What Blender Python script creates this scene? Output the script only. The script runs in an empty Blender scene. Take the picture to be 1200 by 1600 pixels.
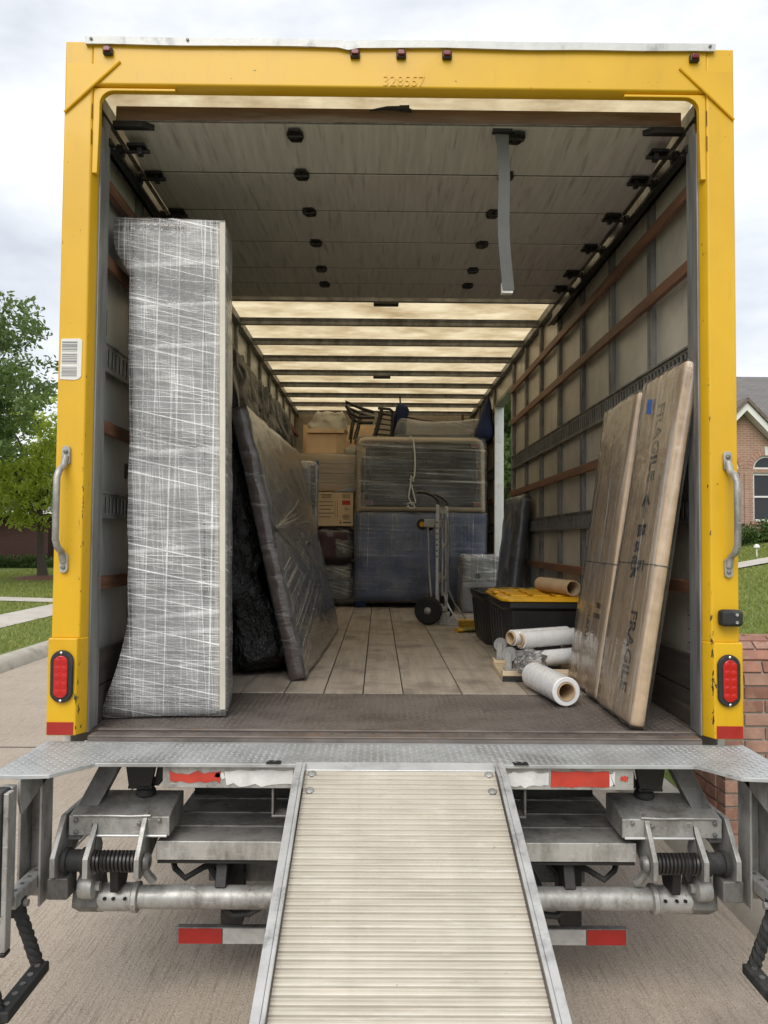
import bpy, bmesh, math, random
import numpy as np
from mathutils import Vector, Matrix, noise as mnoise, Euler
random.seed(7); rng = np.random.default_rng(7)
PI = math.pi; R = math.radians
sc = bpy.context.scene; COL = sc.collection

# ---------------------------------------------------------------- camera, sky, sun, exposure
CAMX, CAMY, CAMZ = -.0704, -2.8538, 1.6848
cam = bpy.data.cameras.new('camera'); co = bpy.data.objects.new('camera', cam); COL.objects.link(co)
cam.sensor_fit = 'VERTICAL'; cam.sensor_height = 36; cam.lens = 1178.9/1600*36; cam.clip_end = 2000; cam.clip_start = .05
yaw, pitch, roll = -.0069, .0381, .0078
fw = Vector((-math.sin(yaw)*math.cos(pitch), math.cos(yaw)*math.cos(pitch), math.sin(pitch)))
rt = Vector((math.cos(yaw), math.sin(yaw), 0)); up = rt.cross(fw)
r2 = rt*math.cos(roll)+up*math.sin(roll); u2 = -rt*math.sin(roll)+up*math.cos(roll)
co.matrix_world = Matrix(((r2.x, u2.x, -fw.x, CAMX), (r2.y, u2.y, -fw.y, CAMY), (r2.z, u2.z, -fw.z, CAMZ), (0, 0, 0, 1)))
sc.camera = co
SUN_EL, SUN_AZ = R(46), R(196)      # high, behind the camera and a little to the left; thin overcast
w = bpy.data.worlds.new('World'); sc.world = w; w.use_nodes = True
nt = w.node_tree; nt.nodes.clear()
def wn(t, **k):
    n = nt.nodes.new(t)
    for a, b in k.items(): setattr(n, a, b)
    return n
sky = wn('ShaderNodeTexSky', sky_type='NISHITA', sun_disc=False, sun_elevation=SUN_EL, sun_rotation=SUN_AZ, dust_density=2.0)
tc = wn('ShaderNodeTexCoord'); mp = wn('ShaderNodeMapping'); mp.inputs['Scale'].default_value = (1.6, 1.6, 3.6); mp.inputs['Location'].default_value = (.35, 1.2, .1)
nz = wn('ShaderNodeTexNoise'); nz.inputs['Scale'].default_value = 1.7; nz.inputs['Detail'].default_value = 7; nz.inputs['Roughness'].default_value = .52
cr = wn('ShaderNodeValToRGB'); cr.color_ramp.elements[0].position = .36; cr.color_ramp.elements[1].position = .60
cr.color_ramp.elements[0].color = (.47, .50, .55, 1); cr.color_ramp.elements[1].color = (.80, .815, .835, 1)
vm = wn('ShaderNodeVectorMath', operation='SCALE'); vm.inputs['Scale'].default_value = .1
mx = wn('ShaderNodeMix', data_type='RGBA'); mx.inputs['Factor'].default_value = .9
bg = wn('ShaderNodeBackground'); bg.inputs['Strength'].default_value = 1.0; ow = wn('ShaderNodeOutputWorld')
L = nt.links.new
L(tc.outputs['Generated'], mp.inputs['Vector']); L(mp.outputs['Vector'], nz.inputs['Vector']); L(nz.outputs['Fac'], cr.inputs['Fac'])
L(sky.outputs['Color'], vm.inputs[0]); L(vm.outputs[0], mx.inputs['A']); L(cr.outputs['Color'], mx.inputs['B'])
L(mx.outputs['Result'], bg.inputs['Color']); L(bg.outputs[0], ow.inputs['Surface'])
sl = bpy.data.lights.new('sun', 'SUN'); sl.energy = 1.5; sl.angle = R(40); sl.color = (1, .96, .9)
so = bpy.data.objects.new('sun', sl); COL.objects.link(so); so.location = (-10, -10, 20)
d = Vector((math.sin(SUN_AZ)*math.cos(SUN_EL), math.cos(SUN_AZ)*math.cos(SUN_EL), math.sin(SUN_EL)))
so.rotation_euler = d.to_track_quat('Z', 'Y').to_euler()
vs = sc.view_settings; vs.view_transform = 'Standard'; vs.look = 'None'; vs.gamma = 1; vs.use_curve_mapping = False; vs.exposure = .6
sc.render.engine = 'CYCLES'; cy = sc.cycles
cy.use_denoising = True; cy.denoiser = 'OPENIMAGEDENOISE'; cy.max_bounces = 9; cy.diffuse_bounces = 6; cy.glossy_bounces = 4
cy.transmission_bounces = 6; cy.transparent_max_bounces = 14; cy.caustics_reflective = False; cy.caustics_refractive = False; cy.sample_clamp_indirect = 6

# ---------------------------------------------------------------- materials
class N:
    """tiny node-graph helper"""
    def __init__(s, name):
        s.m = bpy.data.materials.new(name); s.m.use_nodes = True; s.t = s.m.node_tree; s.t.nodes.clear()
        s.out = s.t.nodes.new('ShaderNodeOutputMaterial')
    def n(s, t, **k):
        x = s.t.nodes.new(t)
        for a, b in k.items(): setattr(x, a, b)
        return x
    def l(s, a, b): s.t.links.new(a, b)
    def setv(s, sock, v):
        if hasattr(v, 'is_output') or isinstance(v, bpy.types.NodeSocket): s.l(v, sock)
        else: sock.default_value = v
    def coord(s, kind='Object', scale=(1, 1, 1), rot=(0, 0, 0), rand=True):
        c = s.n('ShaderNodeTexCoord').outputs[kind]
        if rand:
            oi = s.n('ShaderNodeObjectInfo'); v = s.n('ShaderNodeVectorMath', operation='SCALE'); v.inputs[0].default_value = (13.1, 7.7, 9.3)
            s.l(oi.outputs['Random'], v.inputs['Scale']); a = s.n('ShaderNodeVectorMath', operation='ADD'); s.l(c, a.inputs[0]); s.l(v.outputs[0], a.inputs[1]); c = a.outputs[0]
        m = s.n('ShaderNodeMapping'); m.inputs['Scale'].default_value = scale; m.inputs['Rotation'].default_value = rot
        s.l(c, m.inputs['Vector']); return m.outputs[0]
    def noise(s, vec, scale, detail=4, rough=.55, out='Fac'):
        x = s.n('ShaderNodeTexNoise'); x.inputs['Scale'].default_value = scale; x.inputs['Detail'].default_value = detail; x.inputs['Roughness'].default_value = rough
        s.l(vec, x.inputs['Vector']); return x.outputs[out]
    def ramp(s, f, *st):
        x = s.n('ShaderNodeValToRGB'); e = x.color_ramp.elements
        while len(e) < len(st): e.new(.5)
        for i, (p, c) in enumerate(st):
            e[i].position = p; e[i].color = (c, c, c, 1) if isinstance(c, (int, float)) else (*c, 1)
        s.l(f, x.inputs['Fac']); return x.outputs['Color']
    def mix(s, f, a, b, mode='MIX'):
        x = s.n('ShaderNodeMix', data_type='RGBA', blend_type=mode)
        s.setv(x.inputs['Factor'], f)
        for k, v in (('A', a), ('B', b)):
            if isinstance(v, tuple): x.inputs[k].default_value = (*v, 1)
            else: s.setv(x.inputs[k], v)
        return x.outputs['Result']
    def math(s, op, a, b=0., clamp=False):
        x = s.n('ShaderNodeMath', operation=op, use_clamp=clamp); s.setv(x.inputs[0], a); s.setv(x.inputs[1], b); return x.outputs[0]
    def bump(s, h, st=.3, dist=.01, nrm=None):
        x = s.n('ShaderNodeBump'); x.inputs['Strength'].default_value = st; x.inputs['Distance'].default_value = dist; s.l(h, x.inputs['Height'])
        if nrm: s.l(nrm, x.inputs['Normal'])
        return x.outputs[0]
    def bsdf(s, col, rough=.5, metal=0., nrm=None, spec=.5, coat=0., finish=True, sss=None):
        b = s.n('ShaderNodeBsdfPrincipled')
        if isinstance(col, tuple): b.inputs['Base Color'].default_value = (*col, 1)
        else: s.l(col, b.inputs['Base Color'])
        s.setv(b.inputs['Roughness'], rough); s.setv(b.inputs['Metallic'], metal); b.inputs['Specular IOR Level'].default_value = spec; b.inputs['Coat Weight'].default_value = coat
        if nrm: s.l(nrm, b.inputs['Normal'])
        if finish: s.l(b.outputs[0], s.out.inputs['Surface'])
        return b.outputs[0]
MATS = {}
def dk(c, f): return tuple(min(1, v*f) for v in c)
def M(name, col, rough=.5, metal=0., var=.25, vs=5., bump=.15, bs=60., dirt=None, da=.5, ds=3., stretch=(1, 1, 1), spec=.5, coat=0., rv=.15):
    """general worn surface: base colour, large tone variation, dirt patches, fine relief"""
    if name in MATS: return MATS[name]
    g = N(name); c = g.coord(scale=stretch); n1 = g.noise(c, vs, 5)
    colr = g.mix(g.ramp(n1, (.3, 0), (.7, 1)), dk(col, 1-var), dk(col, 1+var*.6))
    if dirt:
        n3 = g.noise(g.coord(scale=stretch), ds, 7, .65); f = g.ramp(n3, (.62-.25*da, 0), (.72-.1*da, 1))
        colr = g.mix(g.math('MULTIPLY', f, min(1, .45+da*.5)), colr, dirt)
    n2 = g.noise(c, bs, 3)
    ro = g.math('ADD', g.math('MULTIPLY', g.math('SUBTRACT', n1, .5), rv*2), rough, True)
    g.bsdf(colr, ro, metal, g.bump(n2, bump, .004) if bump else None, spec, coat)
    MATS[name] = g.m; return g.m

def make_materials():
    # yellow truck paint with chips and faint grime
    g = N('yellow paint'); c = g.coord(); big = g.noise(c, 2.2, 5); fine = g.noise(c, 220, 2)
    col = g.mix(g.ramp(big, (.3, 0), (.7, 1)), (.64, .365, .008), (.74, .44, .012))
    grime = g.ramp(g.noise(g.coord(scale=(6, 6, 1)), 3, 6, .7), (.55, 0), (.8, .35)); col = g.mix(grime, col, (.42, .25, .04))
    chip = g.ramp(g.noise(c, 34, 3, .6), (.735, 0), (.75, 1)); col = g.mix(chip, col, (.05, .035, .025))
    sx = g.n('ShaderNodeSeparateXYZ'); g.l(g.coord(rand=False), sx.inputs[0]); ed_ = g.math('ABSOLUTE', g.math('SUBTRACT', g.math('ABSOLUTE', sx.outputs[0]), 1.19)); near = g.math('SUBTRACT', 1., g.math('MULTIPLY', ed_, 70.), True); lowz = g.math('SUBTRACT', 1.25, g.math('MULTIPLY', sx.outputs[2], .42), True)
    wr_ = g.ramp(g.math('ADD', g.noise(g.coord(scale=(2.5, 2.5, .8)), 26, 5, .65), g.math('MULTIPLY', g.math('MULTIPLY', near, lowz), .20)), (.70, 0), (.715, 1)); col = g.mix(wr_, col, (.045, .032, .022))
    scf = g.ramp(g.noise(g.coord(scale=(1, 1, .16), rot=(0, .25, 0)), 30, 3, .5), (.70, 0), (.78, .45)); col = g.mix(scf, col, (.48, .29, .05))
    g.bsdf(col, g.math('ADD', g.math('MULTIPLY', big, .25), .28), 0, g.bump(fine, .08, .002), .5, .1); MATS['yellow'] = g.m
    # galvanised steel / aluminium family : spangle, grime film, rust specks, polished scuffs
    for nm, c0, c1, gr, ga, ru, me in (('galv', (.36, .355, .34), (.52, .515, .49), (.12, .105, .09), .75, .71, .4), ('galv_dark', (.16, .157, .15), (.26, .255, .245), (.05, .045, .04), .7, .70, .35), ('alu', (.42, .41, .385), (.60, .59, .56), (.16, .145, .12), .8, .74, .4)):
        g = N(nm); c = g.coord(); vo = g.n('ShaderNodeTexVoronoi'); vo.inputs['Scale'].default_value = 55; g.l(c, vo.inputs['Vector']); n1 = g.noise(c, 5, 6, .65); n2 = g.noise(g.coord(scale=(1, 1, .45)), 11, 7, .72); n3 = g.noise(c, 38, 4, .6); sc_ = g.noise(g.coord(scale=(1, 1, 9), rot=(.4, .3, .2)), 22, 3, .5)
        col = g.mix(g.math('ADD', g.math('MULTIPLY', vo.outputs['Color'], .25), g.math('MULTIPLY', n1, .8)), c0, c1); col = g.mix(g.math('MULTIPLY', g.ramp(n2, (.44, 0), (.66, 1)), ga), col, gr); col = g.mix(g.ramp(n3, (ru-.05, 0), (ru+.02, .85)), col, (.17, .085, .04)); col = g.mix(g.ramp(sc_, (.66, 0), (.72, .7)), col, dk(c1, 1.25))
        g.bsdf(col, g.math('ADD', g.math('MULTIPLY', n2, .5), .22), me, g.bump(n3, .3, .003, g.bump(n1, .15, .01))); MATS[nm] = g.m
    M('alu_bright', (.74, .74, .73), .35, .5, .12, 8, .1, 150, (.35, .34, .32), .25, 6)
    M('alu_scuffed', (.66, .66, .65), .5, .55, .12, 14, .2, 120, (.12, .12, .12), .22, 9, (1, 1, .5))
    M('diamond', (.52, .535, .535), .45, .45, .2, 7, .25, 160, (.22, .21, .19), .4, 3)
    M('rust_plate', (.20, .172, .155), .5, .35, .35, 5, .35, 110, (.075, .055, .045), .55, 3)
    M('rust_sill', (.20, .17, .15), .6, .35, .4, 7, .35, 90, (.30, .17, .09), .35, 6)
    M('black_steel', (.022, .021, .02), .5, .2, .3, 9, .3, 70, (.07, .055, .045), .35, 6)
    M('grease', (.012, .011, .010), .35, .1, .3, 20, .6, 60)
    M('rubber', (.022, .022, .022), .7, 0, .25, 12, .4, 90, (.10, .095, .09), .3, 7)
    M('tyre', (.02, .02, .02), .8, 0, .2, 20, .4, 120)
    M('black_plastic', (.018, .018, .019), .38, 0, .2, 6, .15, 80)
    M('yellow_plastic', (.70, .37, .01), .4, 0, .1, 5, .1, 80, (.35, .2, .03), .2, 8)
    M('red_lens', (.50, .012, .012), .2, 0, .12, 30, .05, 90, coat=.3); M('marker_red', (.16, .012, .012), .2, 0, .2, 30, .05, 90)
    M('red_tape', (.52, .05, .03), .45, 0, .2, 15, .1, 90, (.25, .07, .05), .25, 12)
    M('red_reflector', (.36, .02, .015), .4, 0, .12, 25, .2, 200)
    M('white_tape', (.72, .72, .70), .5, 0, .12, 15, .3, 60, (.42, .42, .41), .35, 9)
    M('chrome', (.72, .72, .70), .22, .95, .1, 10, .06, 90)
    M('dark_hole', (.01, .01, .01), .9, 0, .1, 5, 0)
    M('white_plastic', (.75, .75, .74), .4, 0, .05, 5, 0)
    M('primer_grey', (.33, .33, .33), .6, .2, .2, 6, .2, 80, (.15, .14, .13), .4, 5)
    M('door_panel', (.53, .515, .495), .62, 0, .14, 3, .12, 90, (.19, .175, .155), .3, 2.6, (16, 1.2, 1))
    M('door_edge', (.17, .105, .075), .6, 0, .35, 9, .25, 70, (.25, .24, .21), .4, 3, (.4, 4, 4))
    M('slat_wood', (.22, .105, .06), .55, 0, .35, 8, .2, 90, (.085, .05, .035), .5, 5, (6, .5, 6))
    M('kick_wood', (.075, .06, .05), .7, 0, .35, 6, .3, 80, (.15, .12, .10), .3, 4, (6, .4, 6))
    M('webbing', (.11, .11, .107), .8, 0, .2, 7, .5, 260, (.15, .15, .15), .3, 9)
    M('cardboard', (.80, .575, .37), .75, 0, .14, 5, .15, 120, (.48, .33, .20), .3, 4)
    M('cardboard_light', (.62, .46, .29), .75, 0, .1, 5, .15, 120)
    M('tube_card', (.50, .36, .22), .7, 0, .12, 12, .15, 120)
    M('ink', (.03, .03, .035), .7, 0, .1, 8, 0); M('ink_soft', (.09, .08, .07), .7, 0, .2, 40, 0); M('ink_red', (.45, .04, .03), .7, 0, .1, 8, 0)
    M('paper', (.72, .71, .68), .7, 0, .08, 8, .1, 60); M('label_grey', (.42, .41, .39), .6, 0, .2, 30, .05, 60)
    M('blue_tape', (.03, .12, .48), .5, 0, .15, 20, .1, 90)
    M('grey_lacquer', (.34, .335, .34), .5, 0, .12, 3, .05, 60); M('dark_wood', (.10, .062, .05), .45, 0, .35, 5, .15, 80, stretch=(6, .6, 6))
    M('mauve_wood', (.10, .064, .056), .45, 0, .3, 4, .15, 70, stretch=(6, 6, .8))
    M('slate', (.27, .28, .30), .5, 0, .2, 3, .1, 60); M('tan_wood', (.36, .31, .25), .5, 0, .2, 4, .1, 70, stretch=(6, .6, 6)); M('guide_steel', (.30, .30, .295), .5, .4, .3, 9, .25, 120, (.12, .11, .1), .5, 5, (3, 3, .4)); M('pale_wood', (.66, .52, .35), .55, 0, .2, 4, .1, 70, stretch=(.6, 5, 9))
    M('black_paint', (.02, .018, .017), .35, 0, .3, 9, .1, 90)
    M('blanket_blue', (.045, .075, .20), .95, 0, .35, 4, .8, 40, (.09, .11, .19), .4, 6)
    M('blanket_dark', (.055, .048, .045), .95, 0, .3, 5, .8, 40); M('blanket_maroon', (.085, .05, .055), .95, 0, .3, 5, .8, 40)
    M('blue_cloth', (.014, .024, .085), .9, 0, .3, 6, .5, 150); M('grey_quilt', (.10, .105, .125), .85, 0, .25, 6, .7, 45)
    M('white_wrap', (.62, .58, .5), .6, 0, .12, 6, .3, 40)
    M('work_glove', (.22, .19, .04), .9, 0, .4, 12, .5, 120); M('yellow_strap', (.62, .36, .04), .75, 0, .25, 20, .4, 200)
    M('film_solid', (.78, .78, .78), .28, 0, .06, 20, .3, 60, coat=.3)
    M('rope', (.62, .6, .55), .9, 0, .15, 40, .4, 200)
    # crumpled black poly
    g = N('black poly'); c = g.coord(); a = g.noise(g.coord(scale=(1, 1.6, .7)), 6, 6, .62); b = g.noise(c, 22, 5, .6)
    nb = g.bump(b, .3, .02, g.bump(a, 1., .08)); g.bsdf((.012, .012, .012), .27, 0, nb, .4, .0); MATS['black_poly'] = g.m
    # floor planks : worn grey-brown timber, grain along y
    g = N('floor plank'); c = g.coord(scale=(14, .9, 14)); n1 = g.noise(c, 1.6, 6, .6); c2 = g.coord(); n2 = g.noise(c2, 3.2, 6, .62); n3 = g.noise(g.coord(scale=(90, 2.5, 90)), 1, 4)
    col = g.mix(g.ramp(n1, (.3, 0), (.7, 1)), (.30, .255, .205), (.43, .375, .31)); col = g.mix(g.ramp(n2, (.5, 0), (.68, .8)), col, (.155, .128, .102))
    col = g.mix(g.ramp(n3, (.6, 0), (.75, .5)), col, (.09, .07, .055)); scr = g.ramp(g.noise(g.coord(scale=(3, 40, 1), rot=(0, 0, .5)), 1.4, 3), (.72, 0), (.76, .5)); col = g.mix(scr, col, (.40, .34, .28))
    g.bsdf(col, .62, 0, g.bump(n3, .35, .003)); MATS['plank'] = g.m
    # translucent fibreglass roof
    g = N('fibreglass roof'); c = g.coord(scale=(1, 1.6, 1)); n1 = g.noise(c, 2.4, 8, .68); n2 = g.noise(g.coord(scale=(4, 26, 4)), 2.2, 5, .6); 
    f = g.ramp(g.mix(.22, n1, n2), (.30, 0), (.60, 1)); col = g.mix(f, (.58, .48, .33), (.92, .85, .69))
    tr = g.n('ShaderNodeBsdfTranslucent'); g.l(col, tr.inputs['Color']); di = g.n('ShaderNodeBsdfDiffuse'); g.l(g.mix(.5, col, (.5, .45, .35)), di.inputs['Color'])
    ms = g.n('ShaderNodeMixShader'); ms.inputs[0].default_value = .12; g.l(tr.outputs[0], ms.inputs[1]); g.l(di.outputs[0], ms.inputs[2]); g.l(ms.outputs[0], g.out.inputs['Surface']); MATS['roof'] = g.m
    # wall panels : glossy fibreglass over ply, mottled
    for nm, c1, c2_ in (('wall_frp', (.43, .395, .33), (.60, .56, .48)), ('wall_white', (.52, .52, .50), (.64, .64, .62))):
        g = N(nm); n1 = g.noise(g.coord(), 2.6, 7, .65); n2 = g.noise(g.coord(scale=(1, 1, .35)), 9, 5, .7)
        col = g.mix(g.ramp(n1, (.35, 0), (.65, 1)), c1, c2_); col = g.mix(g.ramp(n2, (.55, 0), (.8, .55)), col, dk(c1, .5)); scr = g.ramp(g.noise(g.coord(scale=(1, 60, 5), rot=(.3, 0, 0)), 1.2, 3), (.7, 0), (.74, .5)); col = g.mix(scr, col, dk(c1, .35))
        g.bsdf(col, .34, 0, g.bump(n2, .08, .004)); MATS[nm] = g.m
    # ramp aluminium, warm worn
    g = N('ramp plank'); n1 = g.noise(g.coord(scale=(1, 3, 3)), 3, 7, .65); n2 = g.noise(g.coord(scale=(3, 80, 80)), 1.5, 4); sp = g.noise(g.coord(), 60, 3, .6)
    col = g.mix(g.ramp(n1, (.3, 0), (.7, 1)), (.57, .515, .425), (.705, .65, .55)); col = g.mix(g.ramp(n2, (.5, 0), (.75, .4)), col, (.32, .29, .24)); col = g.mix(g.ramp(sp, (.7, 0), (.78, .7)), col, (.14, .12, .1))
    tk = g.noise(g.coord(scale=(1, 0, 0), rand=False), 9, 3, .5); col = g.mix(g.ramp(tk, (.45, 0), (.62, .22)), col, (.46, .43, .375)); sm_ = g.ramp(g.noise(g.coord(scale=(1, 5, 5)), 7, 5, .7), (.56, 0), (.72, .5)); col = g.mix(sm_, col, (.80, .77, .70))
    g.bsdf(col, .5, .3, g.bump(n2, .2, .002)); MATS['ramp'] = g.m
    # broom finished concrete street: fine grooves along y, aggregate flecks
    g = N('street concrete'); c = g.coord(rand=False); big = g.noise(c, .55, 6, .6); gro = g.noise(g.coord(scale=(75, 3.2, 1), rand=False), 1.3, 5, .65); fl = g.noise(c, 120, 2, .5); ag = g.n('ShaderNodeTexVoronoi'); ag.inputs['Scale'].default_value = 95; g.l(c, ag.inputs['Vector'])
    col = g.mix(g.ramp(big, (.3, 0), (.7, 1)), (.37, .305, .24), (.48, .41, .335)); col = g.mix(g.ramp(gro, (.50, 0), (.66, .55)), col, (.17, .14, .11)); col = g.mix(g.ramp(fl, (.56, 0), (.68, .75)), col, (.17, .135, .105)); col = g.mix(g.ramp(ag.outputs['Distance'], (.14, .85), (.24, 0)), col, (.62, .56, .49))
    st_ = g.ramp(g.noise(c, 1.3, 7, .7), (.56, 0), (.72, .45)); col = g.mix(st_, col, (.19, .155, .125))
    g.bsdf(col, .85, 0, g.bump(gro, .6, .006, g.bump(fl, .4, .004)), .3); MATS['street'] = g.m
    M('kerb_concrete', (.43, .39, .33), .85, 0, .2, 3, .5, 120, (.25, .22, .18), .35, 5)
    M('walk_concrete', (.52, .48, .42), .85, 0, .14, 2, .4, 100, (.36, .33, .28), .3, 4)
    g = N('lawn soil'); c = g.coord(rand=False); col = g.mix(g.ramp(g.noise(c, .5, 6, .6), (.35, 0), (.65, 1)), (.12, .175, .035), (.21, .25, .07)); col = g.mix(g.ramp(g.noise(c, 6, 5, .65), (.5, 0), (.75, .6)), col, (.20, .17, .085)); g.bsdf(col, .9, 0, g.bump(g.noise(c, 60, 4), .8, .03), .2); MATS['lawn'] = g.m
    def leaf(nm, a, b, tr):
        g = N(nm); gi = g.n('ShaderNodeNewGeometry'); c = g.noise(g.coord(), .9, 3)
        col = g.mix(g.math('MULTIPLY', g.math('ADD', gi.outputs['Random Per Island'], c), .5), a, b)
        p = g.bsdf(col, .45, 0, None, .35, finish=False); t = g.n('ShaderNodeBsdfTranslucent'); g.l(g.mix(.5, col, dk(b, 1.3)), t.inputs['Color'])
        m = g.n('ShaderNodeMixShader'); m.inputs[0].default_value = tr; g.l(p, m.inputs[1]); g.l(t.outputs[0], m.inputs[2]); g.l(m.outputs[0], g.out.inputs['Surface']); MATS[nm] = g.m
    leaf('leaf_dark', (.055, .105, .03), (.19, .27, .085), .42); leaf('leaf_light', (.27, .36, .05), (.50, .57, .10), .58); leaf('grass_blade', (.14, .185, .035), (.33, .35, .10), .3); leaf('hedge_leaf', (.03, .07, .015), (.10, .16, .035), .25); leaf('leaf_mid', (.05, .10, .025), (.15, .21, .06), .35)
    M('bark', (.085, .065, .05), .9, 0, .35, 10, .9, 40, stretch=(4, 4, 1)); M('mulch', (.16, .065, .04), .95, 0, .4, 20, .9, 50)
    # bricks
    M('brick', (.36, .175, .125), .85, 0, .38, 9, .6, 90, (.44, .28, .21), .3, 12); M('brick_pink', (.42, .245, .185), .85, 0, .3, 9, .6, 90, (.20, .07, .05), .25, 12); M('mortar', (.36, .33, .29), .95, 0, .15, 10, .6, 120)
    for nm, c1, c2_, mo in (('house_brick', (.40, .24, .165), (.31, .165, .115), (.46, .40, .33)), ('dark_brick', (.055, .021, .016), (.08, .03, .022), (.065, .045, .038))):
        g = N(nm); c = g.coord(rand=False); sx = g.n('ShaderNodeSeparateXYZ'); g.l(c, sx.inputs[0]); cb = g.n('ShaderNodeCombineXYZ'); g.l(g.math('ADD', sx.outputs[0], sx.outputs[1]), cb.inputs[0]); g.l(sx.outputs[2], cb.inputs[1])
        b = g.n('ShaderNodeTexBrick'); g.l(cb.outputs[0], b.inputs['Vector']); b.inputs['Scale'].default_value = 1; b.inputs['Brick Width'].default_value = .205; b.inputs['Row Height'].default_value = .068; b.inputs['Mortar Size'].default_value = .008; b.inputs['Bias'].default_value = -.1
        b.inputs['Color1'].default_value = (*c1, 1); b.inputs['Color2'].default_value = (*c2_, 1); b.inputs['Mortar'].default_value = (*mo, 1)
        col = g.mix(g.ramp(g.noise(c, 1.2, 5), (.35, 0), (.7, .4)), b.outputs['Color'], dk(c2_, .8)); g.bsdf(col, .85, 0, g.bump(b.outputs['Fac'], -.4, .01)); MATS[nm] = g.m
    for nm, c1, c2_ in (('shingle_grey', (.20, .19, .18), (.12, .115, .11)), ('shingle_brown', (.20, .165, .14), (.11, .085, .075))):
        g = N(nm); c = g.coord(rand=False); sx = g.n('ShaderNodeSeparateXYZ'); g.l(c, sx.inputs[0]); cb = g.n('ShaderNodeCombineXYZ'); g.l(sx.outputs[0], cb.inputs[0]); g.l(g.math('ADD', sx.outputs[2], g.math('MULTIPLY', sx.outputs[1], .35)), cb.inputs[1])
        b = g.n('ShaderNodeTexBrick'); g.l(cb.outputs[0], b.inputs['Vector']); b.inputs['Scale'].default_value = 1; b.inputs['Brick Width'].default_value = .33; b.inputs['Row Height'].default_value = .14; b.inputs['Mortar Size'].default_value = .012
        b.inputs['Color1'].default_value = (*c1, 1); b.inputs['Color2'].default_value = (*dk(c1, .8), 1); b.inputs['Mortar'].default_value = (*c2_, 1); col = g.mix(g.ramp(g.noise(c, .8, 6), (.4, 0), (.7, .5)), b.outputs['Color'], c2_); g.bsdf(col, .9, 0, g.bump(b.outputs['Fac'], -.4, .02)); MATS[nm] = g.m
    M('white_trim', (.74, .73, .70), .6, 0, .06, 3, .1, 60); M('dark_glass', (.022, .026, .03), .12, 0, .3, 1.2, 0)
    # bar-code sticker
    g = N('barcode'); c = g.coord(rand=False); sx = g.n('ShaderNodeSeparateXYZ'); g.l(c, sx.inputs[0]); cb = g.n('ShaderNodeCombineXYZ'); g.l(sx.outputs[2], cb.inputs[2])
    bars = g.ramp(g.noise(cb.outputs[0], 330, 1, .2), (.49, 0), (.51, 1)); g.bsdf(g.mix(bars, (.04, .04, .045), (.7, .7, .68)), .5); MATS['barcode'] = g.m
make_materials()

def film_mat(name, base=.12, hs=.5, vs_=.35, tilt=.25, hz=.35, col=(.86, .87, .88), rough=.22, hf=70, vf=60, bump=.5, lom=.5, gl_=.9):
    """stretch film: clear plastic whose stretched strands and overlaps turn milky; u = around, v = up (metres)"""
    g = N(name); uv = g.n('ShaderNodeUVMap').outputs[0]
    def st(scale, rot, sc_, lo, hi, det=1.2):
        m = g.n('ShaderNodeMapping'); m.inputs['Scale'].default_value = scale; m.inputs['Rotation'].default_value = (0, 0, rot)
        r0 = g.n('ShaderNodeMapping'); r0.inputs['Rotation'].default_value = (0, 0, rot); g.l(uv, r0.inputs['Vector']); m.inputs['Rotation'].default_value = (0, 0, 0); g.l(r0.outputs[0], m.inputs['Vector'])
        return g.ramp(g.noise(m.outputs[0], sc_, det, .6), (lo, 0), (hi, 1))
    h1 = st((.5, hf, 1), tilt, 1., .56, .74); h2 = st((.45, hf*.3, 1), -tilt*.35, 1., .56, .70); h3 = st((.3, hf*2.4, 1), tilt*.2, 1., .52, .76)
    v1 = st((vf, .3, 1), .02, 1., .58, .76); v2 = st((vf*2.3, .25, 1), -.04, 1., .54, .78); lo = st((2.5, 3.5, 1), .3, 1.2, .35, .7, 5)
    hh = g.math('MAXIMUM', h1, g.math('MAXIMUM', g.math('MULTIPLY', h2, .45), g.math('MULTIPLY', h3, .8))); vv = g.math('MAXIMUM', v1, g.math('MULTIPLY', v2, .7))
    s1 = g.math('ADD', g.math('MULTIPLY', hh, hs), g.math('MULTIPLY', vv, vs_)); s2 = g.math('MULTIPLY', lo, hz)
    f = g.math('ADD', g.math('ADD', s1, base), g.math('MULTIPLY', s2, .5), True); f = g.math('MINIMUM', g.math('MULTIPLY', f, g.math('ADD', g.math('MULTIPLY', lo, lom), 1.0-lom*.76)), .93)
    nb = g.bump(s1, bump, .006, g.bump(lo, .35, .02))
    p = g.bsdf(col, rough, 0, nb, .5, finish=False); tp = g.n('ShaderNodeBsdfTransparent'); tp.inputs['Color'].default_value = (.97, .97, .97, 1)
    gl = g.n('ShaderNodeBsdfGlossy'); gl.inputs['Roughness'].default_value = .16; gl.inputs['Color'].default_value = (.9, .9, .9, 1); g.l(nb, gl.inputs['Normal'])
    fr = g.n('ShaderNodeFresnel'); fr.inputs['IOR'].default_value = 1.45; g.l(nb, fr.inputs['Normal'])
    m0 = g.n('ShaderNodeMixShader'); g.l(g.math('MINIMUM', g.math('MULTIPLY', fr.outputs[0], gl_), .75), m0.inputs[0]); g.l(tp.outputs[0], m0.inputs[1]); g.l(gl.outputs[0], m0.inputs[2])
    m1 = g.n('ShaderNodeMixShader'); g.l(f, m1.inputs[0]); g.l(m0.outputs[0], m1.inputs[1]); g.l(p, m1.inputs[2]); g.l(m1.outputs[0], g.out.inputs['Surface'])
    MATS[name] = g.m
film_mat('film_heavy', .12, 1.05, .95, .22, .4, hf=75, vf=60, col=(.95, .955, .96), lom=.8, gl_=1.6)
film_mat('film_tight', .0, .24, .04, .35, .07, hf=48, vf=40, rough=.16, bump=1., gl_=1.8)
film_mat('film_blue', .03, .22, .30, .05, .2, hf=90, vf=110, rough=.35)
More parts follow.
